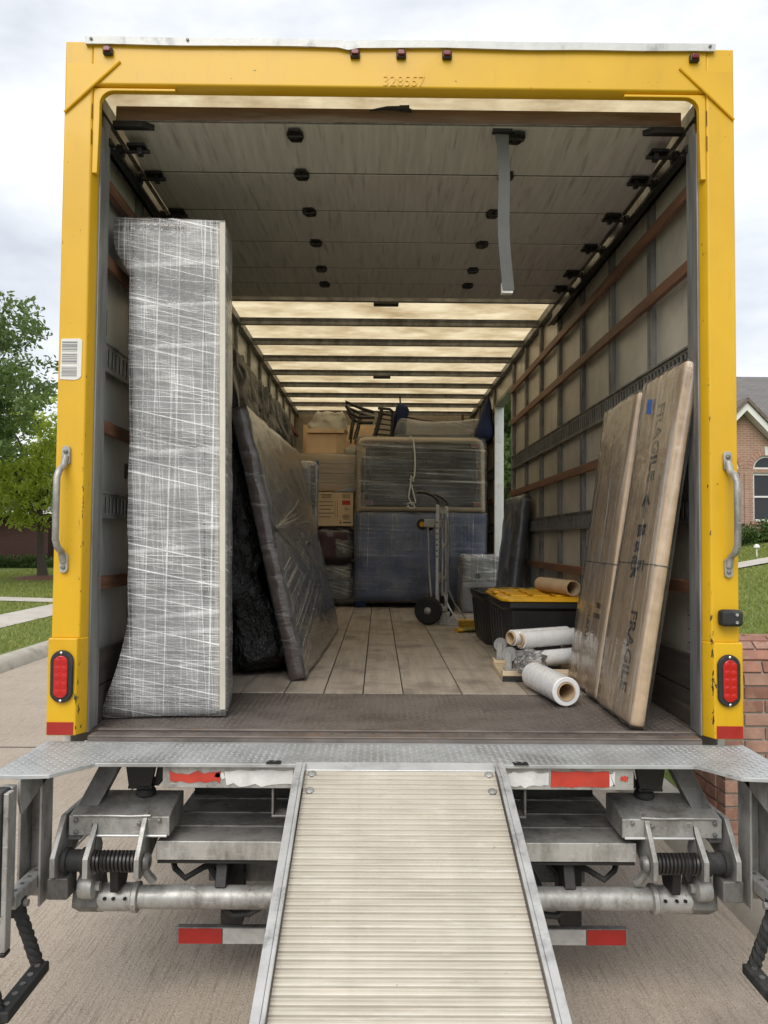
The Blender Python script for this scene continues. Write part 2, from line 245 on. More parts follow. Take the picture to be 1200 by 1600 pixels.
film_mat('film_clear', .06, .42, .08, .3, .3, hf=40, vf=30, rough=.16, bump=.9, gl_=1.5)
film_mat('film_card', .0, .05, .42, .06, .05, hf=30, vf=34, rough=.15, bump=1., gl_=1.5)  # lengthwise white streaks: milky strands, strengthened as painted glints of the sky
film_mat('film_bands', .015, .42, .03, .04, .16, hf=22, vf=30, rough=.22, bump=.8)

# ---------------------------------------------------------------- mesh helpers
def uvproj(me):
    n = len(me.polygons)
    if not n: return
    uvl = me.uv_layers.new(name='UVMap'); nl = len(me.loops)
    vi = np.empty(nl, np.int32); me.loops.foreach_get('vertex_index', vi); co_ = np.empty(len(me.vertices)*3, np.float32); me.vertices.foreach_get('co', co_); co_ = co_.reshape(-1, 3)
    nn = np.empty(n*3, np.float32); me.polygons.foreach_get('normal', nn); nn = np.abs(nn.reshape(-1, 3)); lt = np.empty(n, np.int32); me.polygons.foreach_get('loop_total', lt)
    ax = np.repeat(np.argmax(nn*np.array([1, 1, .999]), 1), lt); p = co_[vi]
    u = np.where(ax == 0, p[:, 1], p[:, 0]); v = np.where(ax == 2, p[:, 1], p[:, 2])
    uvl.data.foreach_set('uv', np.stack([u, v], 1).astype(np.float32).ravel())
def link(name, me, mat, parent=None, kind=None, label=None, smooth=False):
    o = bpy.data.objects.new(name, me); COL.objects.link(o)
    if mat and not me.materials: me.materials.append(MATS[mat])
    if parent: o.parent = parent
    if kind: o['kind'] = kind
    if label: o['label'] = label
    if smooth: me.polygons.foreach_set('use_smooth', np.ones(len(me.polygons), bool))
    return o
class MB:
    def __init__(s): s.v = []; s.f = []
    def add(s, vs_, fs):
        b = len(s.v); s.v += [tuple(p) for p in vs_]; s.f += [tuple(i+b for i in q) for q in fs]; return s
    def box(s, x0, x1, y0, y1, z0, z1, m=None):
        x0, x1 = sorted((x0, x1)); y0, y1 = sorted((y0, y1)); z0, z1 = sorted((z0, z1))
        v = [(x0, y0, z0), (x1, y0, z0), (x1, y1, z0), (x0, y1, z0), (x0, y0, z1), (x1, y0, z1), (x1, y1, z1), (x0, y1, z1)]
        if m is not None: v = [m @ Vector(p) for p in v]
        return s.add(v, [(0, 3, 2, 1), (4, 5, 6, 7), (0, 1, 5, 4), (1, 2, 6, 5), (2, 3, 7, 6), (3, 0, 4, 7)])
    def prism(s, poly, axis, a, b, m=None):
        """poly in the two axes other than `axis`, in cyclic order"""
        def P(p, t): return {'x': (t, p[0], p[1]), 'y': (p[0], t, p[1]), 'z': (p[0], p[1], t)}[axis]
        n = len(poly); v = [P(p, a) for p in poly]+[P(p, b) for p in poly]
        if m is not None: v = [m @ Vector(p) for p in v]
        return s.add(v, [tuple(range(n))[::-1], tuple(range(n, 2*n))]+[(i, (i+1) % n, n+(i+1) % n, n+i) for i in range(n)])
    def tube(s, path, r, n=10, cap=True, rr=None, flat=1.):
        path = [Vector(p) for p in path]; k = len(path); rings = []; ref = None
        for i, p in enumerate(path):
            t = (path[min(i+1, k-1)]-path[max(i-1, 0)]).normalized()
            if ref is None: ref = Vector((0, 0, 1)) if abs(t.z) < .9 else Vector((0, 1, 0))
            a = t.cross(ref).normalized(); b = a.cross(t).normalized(); ref = b
            q = rr[i] if rr else r
            rings.append([p+a*math.cos(2*PI*j/n)*q+b*math.sin(2*PI*j/n)*q*flat for j in range(n)])
        v = [q for g in rings for q in g]; f = [(i*n+j, i*n+(j+1) % n, (i+1)*n+(j+1) % n, (i+1)*n+j) for i in range(k-1) for j in range(n)]
        if cap: f += [tuple(range(n))[::-1], tuple(range((k-1)*n, k*n))]
        return s.add(v, f)
    def ringtube(s, p0, p1, ro, ri, n=24):
        p0, p1 = Vector(p0), Vector(p1); t = (p1-p0).normalized(); ref = Vector((0, 0, 1)) if abs(t.z) < .9 else Vector((0, 1, 0)); a = t.cross(ref).normalized(); b = a.cross(t)
        v = [];
        for p in (p0, p1):
            for q in (ro, ri): v += [p+(a*math.cos(2*PI*j/n)+b*math.sin(2*PI*j/n))*q for j in range(n)]
        f = []
        for j in range(n):
            k = (j+1) % n; f += [(j, k, 2*n+k, 2*n+j), (n+k, n+j, 3*n+j, 3*n+k), (k, j, n+j, n+k), (2*n+j, 2*n+k, 3*n+k, 3*n+j)]
        return s.add(v, f)
    def lathe(s, prof, n=24, m=None):
        """prof: (r, t) along local x axis"""
        v = [];
        for r_, t in prof: v += [(t, r_*math.cos(2*PI*j/n), r_*math.sin(2*PI*j/n)) for j in range(n)]
        if m is not None: v = [m @ Vector(p) for p in v]
        k = len(prof); return s.add(v, [(i*n+j, i*n+(j+1) % n, (i+1)*n+(j+1) % n, (i+1)*n+j) for i in range(k-1) for j in range(n)]+[tuple(range(n))[::-1], tuple(range((k-1)*n, k*n))])
    def mesh(s, name):
        me = bpy.data.meshes.new(name); me.from_pydata(s.v, [], s.f); bm = bmesh.new(); bm.from_mesh(me); bmesh.ops.recalc_face_normals(bm, faces=bm.faces); bm.to_mesh(me); bm.free(); uvproj(me); return me
    def build(s, name, mat, parent=None, bevel=0, smooth=False, kind=None, label=None, seg=2):
        o = link(name, s.mesh(name), mat, parent, kind, label, smooth)
        if bevel:
            md = o.modifiers.new('bevel', 'BEVEL'); md.width = bevel; md.segments = seg; md.limit_method = 'ANGLE'; md.angle_limit = R(35)
            o.data.polygons.foreach_set('use_smooth', np.ones(len(o.data.polygons), bool)); md.harden_normals = True
        elif smooth:
            try: o.data.set_sharp_from_angle(angle=R(40))
            except Exception: pass
        return o
def root(name, label, cat, loc=(0, 0, 0), rot=(0, 0, 0), group=None):
    o = bpy.data.objects.new(name, None); COL.objects.link(o); o.location = loc; o.rotation_euler = rot; o.empty_display_size = .1
    o['label'] = label; o['category'] = cat
    if group: o['group'] = group
    return o
def tag(o, label, cat, group=None):
    o['label'] = label; o['category'] = cat
    if group: o['group'] = group
    return o
def npmesh(name, v, f):
    me = bpy.data.meshes.new(name); v = np.asarray(v, np.float32); f = np.asarray(f, np.int32); k = f.shape[1]
    me.vertices.add(len(v)); me.vertices.foreach_set('co', v.ravel()); me.loops.add(f.size); me.loops.foreach_set('vertex_index', f.ravel())
    me.polygons.add(len(f)); me.polygons.foreach_set('loop_start', np.arange(0, f.size, k, dtype=np.int32)); me.polygons.foreach_set('loop_total', np.full(len(f), k, np.int32)); me.update(calc_edges=True); return me
def copy_piece(o, loc=None, rot=None, parent=None, scale=None):
    c = o.copy(); COL.objects.link(c)
    if loc is not None: c.location = loc
    if rot is not None: c.rotation_euler = rot
    if scale is not None: c.scale = scale
    if parent is not None: c.parent = parent
    return c
def shell(name, mat, parent, x0, x1, y0, y1, z0, z1, res=.06, amp=.01, freq=4., seed=0, fn=None, ridged=False, kind=None, label=None, shear=None, corner=0.02, aniso=(1, 1, 1)):
    """closed wrapped skin over a block: gridded, wrinkled, corners pulled in; fn(p)->p reshapes it"""
    bm = bmesh.new(); cen = Vector(((x0+x1)/2, (y0+y1)/2, (z0+z1)/2)); hs_ = Vector(((x1-x0)/2, (y1-y0)/2, (z1-z0)/2))
    def grid(o, a, b):
        na = max(2, int(a.length/res)); nb = max(2, int(b.length/res)); g = [[bm.verts.new(o+a*(i/na)+b*(j/nb)) for j in range(nb+1)] for i in range(na+1)]
        for i in range(na):
            for j in range(nb): bm.faces.new((g[i][j], g[i+1][j], g[i+1][j+1], g[i][j+1]))
    X, Y, Z = Vector((x1-x0, 0, 0)), Vector((0, y1-y0, 0)), Vector((0, 0, z1-z0)); o = Vector((x0, y0, z0))
    grid(o, Y, X); grid(o+Z, X, Y); grid(o, X, Z); grid(o+Y, Z, X); grid(o, Z, Y); grid(o+X, Y, Z)
    bmesh.ops.remove_doubles(bm, verts=bm.verts, dist=1e-5); so_ = Vector((seed*3.7, seed*1.3, seed*5.1))
    for v in bm.verts:
        p = v.co.copy(); q = p-cen
        e = sum(1 for k in range(3) if abs(abs(q[k])-hs_[k]) < 1e-4)
        if e >= 2: p = p-Vector([(math.copysign(corner, q[k]) if abs(abs(q[k])-hs_[k]) < 1e-4 else 0) for k in range(3)])
        pa = Vector((p.x*aniso[0], p.y*aniso[1], p.z*aniso[2])); n3 = Vector(mnoise.noise_vector(pa*freq+so_))
        if ridged:
            n3 = Vector([1-2*abs(c) for c in n3]); n3 += Vector(mnoise.noise_vector(pa*freq*2.7+so_))*.5
        p = p+n3*amp
        if not ridged: p = p+Vector([math.copysign(amp*.85, q[k]) if abs(abs(q[k])-hs_[k]) < 1e-4 else 0 for k in range(3)])
        if fn: p = Vector(fn(p))
        v.co = p
    bmesh.ops.recalc_face_normals(bm, faces=bm.faces); me = bpy.data.meshes.new(name); bm.to_mesh(me); bm.free(); uvproj(me)
    return link(name, me, mat, parent, kind, label, True)
def text(name, body, mat, parent, size, mtx, extrude=.0008, bold=0., label=None, align='CENTER', sx=1.):
    cu = bpy.data.curves.new(name, 'FONT'); cu.body = body; cu.size = size; cu.extrude = extrude; cu.offset = bold; cu.align_x = align; cu.align_y = 'CENTER'; cu.resolution_u = 2
    t = bpy.data.objects.new(name, cu); COL.objects.link(t); dg = bpy.context.evaluated_depsgraph_get(); me = bpy.data.meshes.new_from_object(t.evaluated_get(dg)); bpy.data.objects.remove(t)
    me.materials.clear(); me.transform(mtx @ Matrix.Diagonal((sx, 1, 1, 1))); return link(name, me, mat, parent, None, label)
def basis(o, x, y):
    x = Vector(x).normalized(); y = Vector(y).normalized(); z = x.cross(y)
    return Matrix(((x.x, y.x, z.x, o[0]), (x.y, y.y, z.y, o[1]), (x.z, y.z, z.z, o[2]), (0, 0, 0, 1)))
# ================================================================ SETTING
B = .95                                    # height of the load floor
def strip(name, pts_lr, mat, kind='structure', th=0):
    """sheet from a list of cross sections (left point, right point)"""
    v = [p for a in pts_lr for p in a]; k = len(pts_lr[0]); f = [(i*k+j, i*k+j+1, (i+1)*k+j+1, (i+1)*k+j) for i in range(len(pts_lr)-1) for j in range(k-1)]
    o = link(name, npmesh(name, v, f), mat); o['kind'] = kind; return o
g_ = MB().add([(-400, -300, -.06), (400, -300, -.06), (400, 600, -.06), (-400, 600, -.06)], [(0, 1, 2, 3)]).build('ground', 'lawn'); g_['kind'] = 'structure'
ys = [-14+i*2.0 for i in range(60)]
def cl(y): return -4.72-.0011*max(0, y)**2*.6      # far kerb line drifts left with distance
strip('street', [[(cl(y), y, 0), (1.56, y, 0)] for y in ys], 'street')
# joint lines in the slab (recessed grooves filled dark)
jt = MB(); jt.box(-4.7, 1.55, 8.56, 8.575, .0, .0045); jt.box(-4.7, 1.55, 3.3, 3.312, .0, .0045); jt.box(-1.72, -1.708, -8, 60, 0, .004)
o = jt.build('joint', 'ink_soft'); o.parent = bpy.data.objects['street']; o['kind'] = 'stuff'
def kerb(name, xf, s):
    secs = []
    for y in ys:
        x = xf(y); secs.append([(x, y, -.02), (x+s*.02, y, .03), (x+s*.06, y, .10), (x+s*.11, y, .14), (x+s*.18, y, .155), (x+s*.27, y, .15), (x+s*.27, y, -.05)][::s])
    o = strip(name, secs, 'kerb_concrete'); o.data.polygons.foreach_set('use_smooth', np.ones(len(o.data.polygons), bool)); return o
kerb('kerb', lambda y: 1.55, 1); kerb('kerb', cl, -1)
def zl(x): return .15+.022*max(0, min(8, -4.98-x))
def zr(x): return .15+.182*max(0, min(9.6, x-1.8))
xl = [0, -.5, -1.3, -2.4, -4, -7, -12, -30, -60]
strip('lawn', [[(cl(y)-.26+d_, y, zl(cl(y)-.26+d_)) for d_ in xl[::-1]] for y in ys], 'lawn')
xr = [1.81, 2.2, 3, 4, 6, 8, 10, 11.4, 20, 60]
strip('lawn', [[(x, y, zr(x)) for x in xr] for y in ys], 'lawn')
strip('sidewalk', [[(cl(y)-2.5, y, zl(cl(y)-2.5)+.012), (cl(y)-1.55, y, zl(cl(y)-1.55)+.012)] for y in ys], 'walk_concrete')
fp = MB();
for i in range(12):
    x0, x1 = cl(15)-2.6-i*1.1, cl(15)-2.6-(i+1)*1.1; fp.add([(x1, 14.5, zl(x1)+.02), (x0, 14.5, zl(x0)+.02), (x0, 15.5, zl(x0)+.02), (x1, 15.5, zl(x1)+.02)], [(0, 1, 2, 3)])
o = fp.build('front_walk', 'walk_concrete'); o['kind'] = 'structure'
fp = MB()
for i in range(30):
    x0, x1 = 2.2+i*.5, 2.7+i*.5; y0, y1 = 12.3+.03*i, 13.3+.03*i; fp.add([(x0, y0, zr(x0)+.03), (x1, y0+.03, zr(x1)+.03), (x1, y1, zr(x1)+.03), (x0, y1, zr(x0)+.03)], [(0, 1, 2, 3)])
o = fp.build('front_walk', 'walk_concrete'); o['kind'] = 'structure'
o = MB().box(-6.05, -5.45, 12.4, 13.1, .16, .19).build('utility_cover', 'walk_concrete', None, .01); tag(o, 'small pale concrete utility cover set in the grass by the far kerb', 'cover')
def grass(name, n, xs, yr, zf, h0, h1, dens=None):
    x = rng.uniform(xs[0], xs[1], n); y = yr[0]+(yr[1]-yr[0])*rng.random(n)**1.7; 
    if dens is not None:
        k = dens(x, y); x, y = x[k], y[k]
    n = len(x); z = np.array([zf(a) for a in x]); h = rng.uniform(h0, h1, n); a = rng.uniform(0, 2*PI, n); wd = .006+.0006*(y+3); lx = rng.normal(0, .5, n)*h; ly = rng.normal(0, .5, n)*h
    v = np.empty((n, 3, 3)); v[:, 0] = np.stack([x-np.cos(a)*wd, y-np.sin(a)*wd, z-.004], 1); v[:, 1] = np.stack([x+np.cos(a)*wd, y+np.sin(a)*wd, z-.004], 1); v[:, 2] = np.stack([x+lx, y+ly, z+h], 1)
    o = link(name, npmesh(name, v.reshape(-1, 3), np.arange(3*n).reshape(-1, 3)), 'grass_blade'); o['kind'] = 'stuff'; return o
def okl(x, y):
    c = np.array([cl(q) for q in y]); d_ = x-c; return (d_ < -.3) & ~((d_ > -2.55) & (d_ < -1.5)) & ~((y > 14.4) & (y < 15.6) & (d_ < -2.5))
grass('grass', 90000, (-15, -5), (4, 34), zl, .03, .07, okl)
grass('grass', 90000, (1.84, 10), (-1, 22), zr, .03, .065, lambda x, y: ~((y > 12.2+.06*(x-2.2)) & (y < 13.4+.06*(x-2.2))) & ~((x > 1.85) & (x < 2.75) & (y > 1.0) & (y < 1.55)))

# ================================================================ TRUCK
truck = root('box_truck', 'yellow framed box truck with its rear door rolled up and cargo area open', 'truck', (0, 0, 0))
# ---- rear frame
f = MB(); PX = 1.295
for s in (-1, 1):
    f.prism([(s*PX, 0), (s*1.19, 0), (s*1.172, .035), (s*1.172, .045), (s*1.2, .12), (s*PX, .12)], 'z', 1.31, 3.605)
f.prism([(-.002, 3.437), (-.002, 3.607), (.118, 3.607), (.118, 3.50), (.05, 3.426), (.02, 3.426)], 'x', -1.189, 1.189)
frame = f.build('rear_frame', 'yellow', truck, .006)
for s in (-1, 1):
    MB().prism([(s*1.301, -.014), (s*1.193, -.014), (s*1.17, .03), (s*1.17, .044), (s*1.2, .125), (s*1.301, .125)], 'z', B+.002, 1.312).build('post_sleeve', 'yellow', frame, .005)
    MB().prism([(s*1.288, 3.33), (s*1.288, 3.515), (s*1.09, 3.515)], 'y', -.004, .002).build('corner_gusset', 'yellow', frame, .001)
    MB().tube([(s*1.292, -.006, 3.322), (s*1.19, -.008, 3.42), (s*1.082, -.006, 3.524)], .0045, 6).build('weld_bead', 'yellow', frame)
    # inner corner reinforcement with rounded elbow
    arc = [(s*(1.147-.06*(1-math.cos(a))), 3.355+.06*math.sin(a)) for a in [i*PI/12 for i in range(7)]]
    arc = [(s*(1.095-.052*math.sin(a)), 3.362+.052*math.cos(a)) for a in [i*PI/14 for i in range(8)]]; arc = [(s*(1.108+.052*math.sin(a)), 3.362+.052*math.cos(a)) for a in [i*PI/14 for i in range(8)]]
    MB().prism([(s*1.185, 3.09), (s*1.185, 3.4245), (s*.87, 3.4245), (s*.87, 3.414)]+arc+[(s*1.16, 3.3), (s*1.165, 3.09)], 'y', .004, .03).build('corner_lip', 'yellow', frame, .003)
    # aluminium guide strip inside the post
    MB().box(s*1.196, s*1.166, .047, .09, B, 3.3).box(s*1.184, s*1.172, .09, .16, B, 3.36).build('door_guide', 'guide_steel', truck, .002)
# roof drip cap, slightly dented
nv = 60; v = []; 
for i in range(nv+1):
    x = -1.215+2.432*i/nv; dz = .003*mnoise.noise(Vector((x*3, 0, 0)))+(-.006*math.exp(-((x+.2)/.02)**2)); v += [(x, -.016, 3.585+dz*1.5), (x, -.020, 3.612+dz), (x, .04, 3.618+dz*.5), (x, .04, 3.600)]
k = 4; cap = MB().add(v, [(i*k+j, (i+1)*k+j, (i+1)*k+(j+1) % k, i*k+(j+1) % k) for i in range(nv) for j in range(k)]+[(0, 1, 2, 3), (nv*k+3, nv*k+2, nv*k+1, nv*k)]).build('drip_cap', 'alu_scuffed', frame, smooth=True)
for x in (-1.19, -.82, 1.195): MB().lathe([(.006, 0), (.006, -.004), (.003, -.006)], 10, basis((x, -.018, 3.603), (0, 1, 0), (1, 0, 0))).build('rivet', 'galv_dark', frame)
for x in (-1.128, -.176, .002, .179, 1.137):
    lm = MB().box(x-.019, x+.019, -.02, 0, 3.545, 3.575).build('marker_lamp', 'black_plastic', truck, .006); MB().prism([(x-.012, 3.552), (x+.012, 3.552), (x+.015, 3.562), (x+.010, 3.571), (x-.010, 3.571), (x-.015, 3.562)], 'y', -.029, -.019).build('lens', 'marker_red', lm, .003)
text('stencil_number', '328557', 'yellow', frame, .058, basis((.013, -.0035, 3.459), (1, 0, 0), (0, 0, 1)), .0012, -.0006, sx=.95)
# sticker, handles, lights, bump stop
MB().prism([(-1.285, 2.288), (-1.283, 2.443), (-1.212, 2.445), (-1.204, 2.437), (-1.205, 2.300), (-1.216, 2.289), (-1.23, 2.286)], 'y', -.0025, 0).build('sticker', 'paper', frame)
for z0, z1 in ((2.395, 2.433), (2.347, 2.388), (2.298, 2.338)): MB().box(-1.279, -1.222, -.0034, -.0026, z0, z1).build('barcode', 'barcode', frame)
for s in (-1, 1):
    x = s*1.252; zt, zb = 1.985, 1.605
    pth = [(x, -.012, zt+.01), (x+s*.004, -.02, zt-.03), (x+s*.006, -.05, zt-.045), (x+s*.008, -.066, zt-.075), (x+s*.008, -.068, (zt+zb)/2), (x+s*.008, -.066, zb+.075), (x+s*.006, -.05, zb+.045), (x+s*.004, -.02, zb+.03), (x, -.012, zb-.01)]
    pp = [];
    for i in range(len(pth)-1):
        for t in (0, .5): pp.append(Vector(pth[i]).lerp(Vector(pth[i+1]), t))
    pp.append(Vector(pth[-1])); h = MB().tube(pp, .0125, 12).build('grab_handle', 'galv', truck, smooth=True)
    for z in (zt+.012, zb-.012):
        pl = [(x+.016*math.cos(a)*(1 if True else 1), z+.016*math.sin(a)+(.022 if math.sin(a) > 0 else -.022)) for a in [i*2*PI/16 for i in range(16)]]
        MB().prism(pl, 'y', -.012, 0).build('mount_plate', 'galv', h, .002)
        for dz in (.016, -.016): MB().lathe([(.0085, 0), (.0085, -.006), (.004, -.008)], 6, basis((x, -.012, z+dz), (0, 1, 0), (1, 0, 0))).build('bolt', 'galv_dark', h)
    # oval tail light
    cx, cz = s*1.243, 1.172; ov = lambda rx, rz, n=28: [(cx+rx*math.cos(2*PI*i/n), cz+math.copysign(rz-rx, math.sin(2*PI*i/n))+rx*math.sin(2*PI*i/n)) for i in range(n)]
    tl = MB().prism(ov(.0425, .097), 'y', -.030, -.013).build('tail_light', 'rubber', truck, .006)
    le = MB().prism(ov(.026, .078), 'y', -.036, -.029).build('lens', 'red_lens', tl, .004)
    for i in range(5):
        for j in (-1, 1): MB().lathe([(.0125, 0), (.0118, .0012), (.008, .002)], 10, basis((cx+j*.0125, -.0355, cz-.058+i*.029), (0, -1, 0), (1, 0, 0))).build('led_cell', 'red_lens', tl, smooth=True)
    for dz in (.088, -.088): MB().lathe([(.005, 0), (.005, .003), (.002, .005)], 8, basis((cx, -.030, cz+dz), (0, -1, 0), (1, 0, 0))).build('screw', 'chrome', tl)
    MB().box(s*1.199, s*1.297, -.0165, -.0143, .956, 1.002).build('reflector', 'red_reflector', truck)
bs_ = MB().box(1.208, 1.29, -.05, 0, 1.375, 1.437).build('bump_stop', 'rubber', truck, .014)
for dz in (-.014, .014): MB().lathe([(.006, 0), (.006, .004)], 8, basis((1.262, -.05, 1.406+dz), (0, -1, 0), (1, 0, 0))).build('screw', 'galv', bs_)
# ---- load floor
sill = MB().box(-1.152, 1.152, .004, .118, .885, .944).box(-1.2, 1.2, .118, .82, .9, .9465).build('load_floor', 'rust_plate', truck)
MB().box(-1.15, 1.15, .0, .05, .9442, .950).build('sill_lip', 'rust_sill', sill, .003)
MB().box(-1.15, 1.15, .095, .118, .9442, .952).build('sill_bar', 'rust_sill', sill, .003)
MB().box(.012, .085, .052, .068, .9442, .9465).build('latch_slot', 'dark_hole', sill)
hb = MB()
for i in range(42): x = -1.1+i*.053; hb.box(x, x+.016, .062, .07, .9442, .9455)
o = hb.build('drain_slots', 'dark_hole', sill); o['kind'] = 'stuff'
def treads(name, parent, mat, inside, x0, x1, y0, y1, z, pitch, ln, wd, ht, skip=0.):
    V = []; F = []; b = 0; ny = int((y1-y0)/pitch); nx = int((x1-x0)/pitch)
    for j in range(ny):
        for i in range(nx):
            x = x0+(i+.5)*pitch; y = y0+(j+.5)*pitch
            if not inside(x, y) or random.random() < skip: continue
            a = (1 if (i+j) % 2 else -1)*R(45) + R(0); c, s_ = math.cos(a), math.sin(a)
            for dx, dy, dz in ((-ln, 0, 0), (0, -wd, 0), (ln, 0, 0), (0, wd, 0), (-ln*.55, 0, ht), (0, -wd*.35, ht), (ln*.55, 0, ht), (0, wd*.35, ht)): V.append((x+dx*c-dy*s_, y+dx*s_+dy*c, z+dz))
            for q in ((4, 5, 6, 7), (0, 1, 5, 4), (1, 2, 6, 5), (2, 3, 7, 6), (3, 0, 4, 7)): F.append([b+t for t in q])
            b += 8
    o = link(name, npmesh(name, V, F), mat, parent); o['kind'] = 'stuff'; return o
treads('tread_pattern', sill, 'rust_plate', lambda x, y: True, -1.19, 1.19, .13, .815, .9464, .026, .0135, .0045, .0022, .05)
ed = [-1.21, -.95, -.73, -.52, -.33, -.14, .055, .34, .66, .93, 1.21]
for a, b in zip(ed, ed[1:]): MB().box(a+.0025, b-.0025, .822, 7.56, .905, .949+random.uniform(-.002, .001)).build('plank', 'plank', sill, .002)
MB().box(-1.22, 1.22, .82, 7.6, .80, .90).build('subframe', 'black_steel', sill)
# ---- roof
roof = MB().prism([(.12, 3.600), (.3, 3.55), (.5, 3.49), (.66, 3.462), (7.62, 3.462), (7.62, 3.466), (.66, 3.466), (.5, 3.494), (.3, 3.554), (.12, 3.604)], 'x', -1.25, 1.25).build('roof', 'roof', truck)
rb = None
for k in range(-3, 9):
    y = 2.5228+.6096*k
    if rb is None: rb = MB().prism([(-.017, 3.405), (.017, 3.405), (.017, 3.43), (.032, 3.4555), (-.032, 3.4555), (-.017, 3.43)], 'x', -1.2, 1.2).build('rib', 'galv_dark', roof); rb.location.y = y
    else: copy_piece(rb, (0, y, 0))
for x, y in ((-.03, 2.5228), (-.05, 2.5228+.6096*4)): MB().box(x-.09, x+.09, y-.035, y+.03, 3.378, 3.401).build('dome_lamp', 'black_steel', roof, .006)
for s in (-1, 1): MB().box(s*1.19, s*1.26, .12, 7.6, 3.405, 3.461).build('top_rail', 'galv_dark', roof)
# ---- side walls
ST = [.70+.61*i for i in range(12)]; DOOR = (4.36, 5.44)
def segs(s, y0, y1):
    return [(y0, DOOR[0]), (DOOR[1], y1)] if s > 0 else [(y0, y1)]
for s in (-1, 1):
    w_ = MB()
    for a, b in segs(s, .12, 7.6): w_.box(s*1.262, s*1.29, a, b, .86, 3.48)
    if s > 0: w_.box(1.262, 1.29, *DOOR, 3.2, 3.48).box(1.262, 1.29, *DOOR, .86, .945)
    wall = w_.build('side_wall', 'white_plastic', truck)
    bays = [.12]+ST; 
    for i, (a, b) in enumerate(zip(bays, bays[1:])):
        if b > 7.6: break
        mt = 'wall_white' if s < 0 else 'wall_frp'
        if s > 0 and a >= DOOR[0]-.01 and b <= DOOR[1]+.2:
            MB().box(s*1.238, s*1.261, a+.002, b-.002, 3.2, 3.404).build('panel', mt, wall); continue
        MB().box(s*1.238, s*1.261, a+.002, b-.002, .95, 3.404).build('panel', mt, wall)
    st0 = None
    for y in ST:
        if y > 7.5 or (s > 0 and DOOR[0]+.05 < y < DOOR[1]-.05): continue
        if st0 is None:
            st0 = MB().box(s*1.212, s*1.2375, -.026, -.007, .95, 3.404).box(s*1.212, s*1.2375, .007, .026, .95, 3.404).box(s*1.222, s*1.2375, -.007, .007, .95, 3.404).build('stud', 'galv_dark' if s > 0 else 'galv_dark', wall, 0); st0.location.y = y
        else: copy_piece(st0, (0, y, 0))
    for z in (3.135, 2.823, 2.14, 1.505):
        for a, b in segs(s, .17, 7.55):
            MB().box(s*1.188, s*1.2115, a, b, z-.026, z+.027).build('slat', 'slat_wood', wall, .003)
    for zt, hh in ((2.44, .062), (1.825, .055)):
        for a, b in segs(s, .17, 7.55):
            b2 = min(b, 4.7); tr = MB().box(s*1.2075, s*1.2117, a, b, zt+hh*.62, zt+hh).box(s*1.2075, s*1.2117, a, b, zt-hh, zt-hh*.62).box(s*1.2, s*1.2074, a, b, zt+hh*.86, zt+hh).box(s*1.2, s*1.2074, a, b, zt-hh, zt-hh*.86)
            y = a
            while y < b-.02: tr.box(s*1.2075, s*1.2117, y, y+.022, zt-hh*.62, zt+hh*.62); y += .045
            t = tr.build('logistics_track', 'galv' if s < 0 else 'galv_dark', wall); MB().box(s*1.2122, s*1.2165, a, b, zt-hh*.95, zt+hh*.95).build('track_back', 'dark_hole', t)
    for a, b in segs(s, .17, 7.55):
        for z0, z1 in ((.95, 1.088), (1.093, 1.235)): MB().box(s*1.195, s*1.2115, a, b, z0, z1).build('kick_board', 'kick_wood', wall, .003)
    # labels on the first bay
    if s > 0:
        MB().box(1.2362, 1.2378, .20, .30, 2.56, 2.66).build('sticker', 'label_grey', wall); MB().box(1.2352, 1.2361, .215, .275, 2.585, 2.635).build('sticker_print', 'ink', wall)
        MB().box(1.2362, 1.2378, .20, .34, 1.24, 1.41).build('sticker', 'label_grey', wall); 
        for i in range(7): MB().box(1.2352, 1.2361, .215, .325-(i % 3)*.02, 1.265+i*.019, 1.271+i*.019).build('sticker_print', 'ink', wall)
        MB().box(1.2362, 1.2378, .23, .34, 1.245-.065, 1.245-.02).build('sticker', 'label_grey', wall)
    else:
        MB().box(-1.2378, -1.2362, .24, .34, 2.55, 2.66).build('sticker', 'ink_soft', wall)
        for i in range(5): MB().box(-1.2361, -1.2352, .25+i*.018, .257+i*.018, 2.565, 2.645).build('sticker_print', 'ink', wall)
        MB().box(-1.2378, -1.2362, .6, .65, 1.96, 2.03).build('sticker', 'ink_soft', wall)
    if s > 0:
        for y in (DOOR[0]+.012, DOOR[1]-.012): MB().box(1.2, 1.30, y-.018, y+.018, .95, 3.2).build('side_door_jamb', 'alu_bright' if y > 5 else 'galv', wall, .003)
        MB().box(1.2, 1.3, DOOR[0]+.03, DOOR[1]-.03, 3.165, 3.199).build('side_door_head', 'galv_dark', wall)
MB().box(-1.25, 1.25, 7.58, 7.62, .86, 3.47).build('front_wall', 'tan_wood', truck)
# ---- roll-up door on its overhead tracks
door = MB().box(-1.15, 1.15, .150, .1655, 3.382, 3.440).build('rollup_door', 'door_edge', truck, .003)
for s in (-1, 1): MB().box(s*1.165, s*1.2, .14, 2.6, 3.27, 3.3).box(s*1.188, s*1.205, .14, 2.6, 3.27, 3.37).box(s*1.150, s*1.168, .16, 2.6, 3.262, 3.272).build('track', 'grease', door)
pe = [.165, .49, .875, 1.27, 1.67, 1.945, 2.215]
for y in pe[1:-1]: MB().box(-1.135, 1.135, y-.0055, y+.0055, 3.3385, 3.361).build('panel_seal', 'dark_hole', door)
MB().prism([(.166, 3.378), (.484, 3.335), (.484, 3.362), (.166, 3.405)], 'x', -1.14, 1.14).build('door_panel', 'door_panel', door, .003)
for a, b in zip(pe[1:], pe[2:]): MB().box(-1.14, 1.14, a+.006, b-.006, 3.335, 3.362).build('door_panel', 'door_panel', door, .003)
MB().box(-1.15, 1.15, .1485, .152, 3.377, 3.3815).build('seal_strip', 'galv_dark', door)
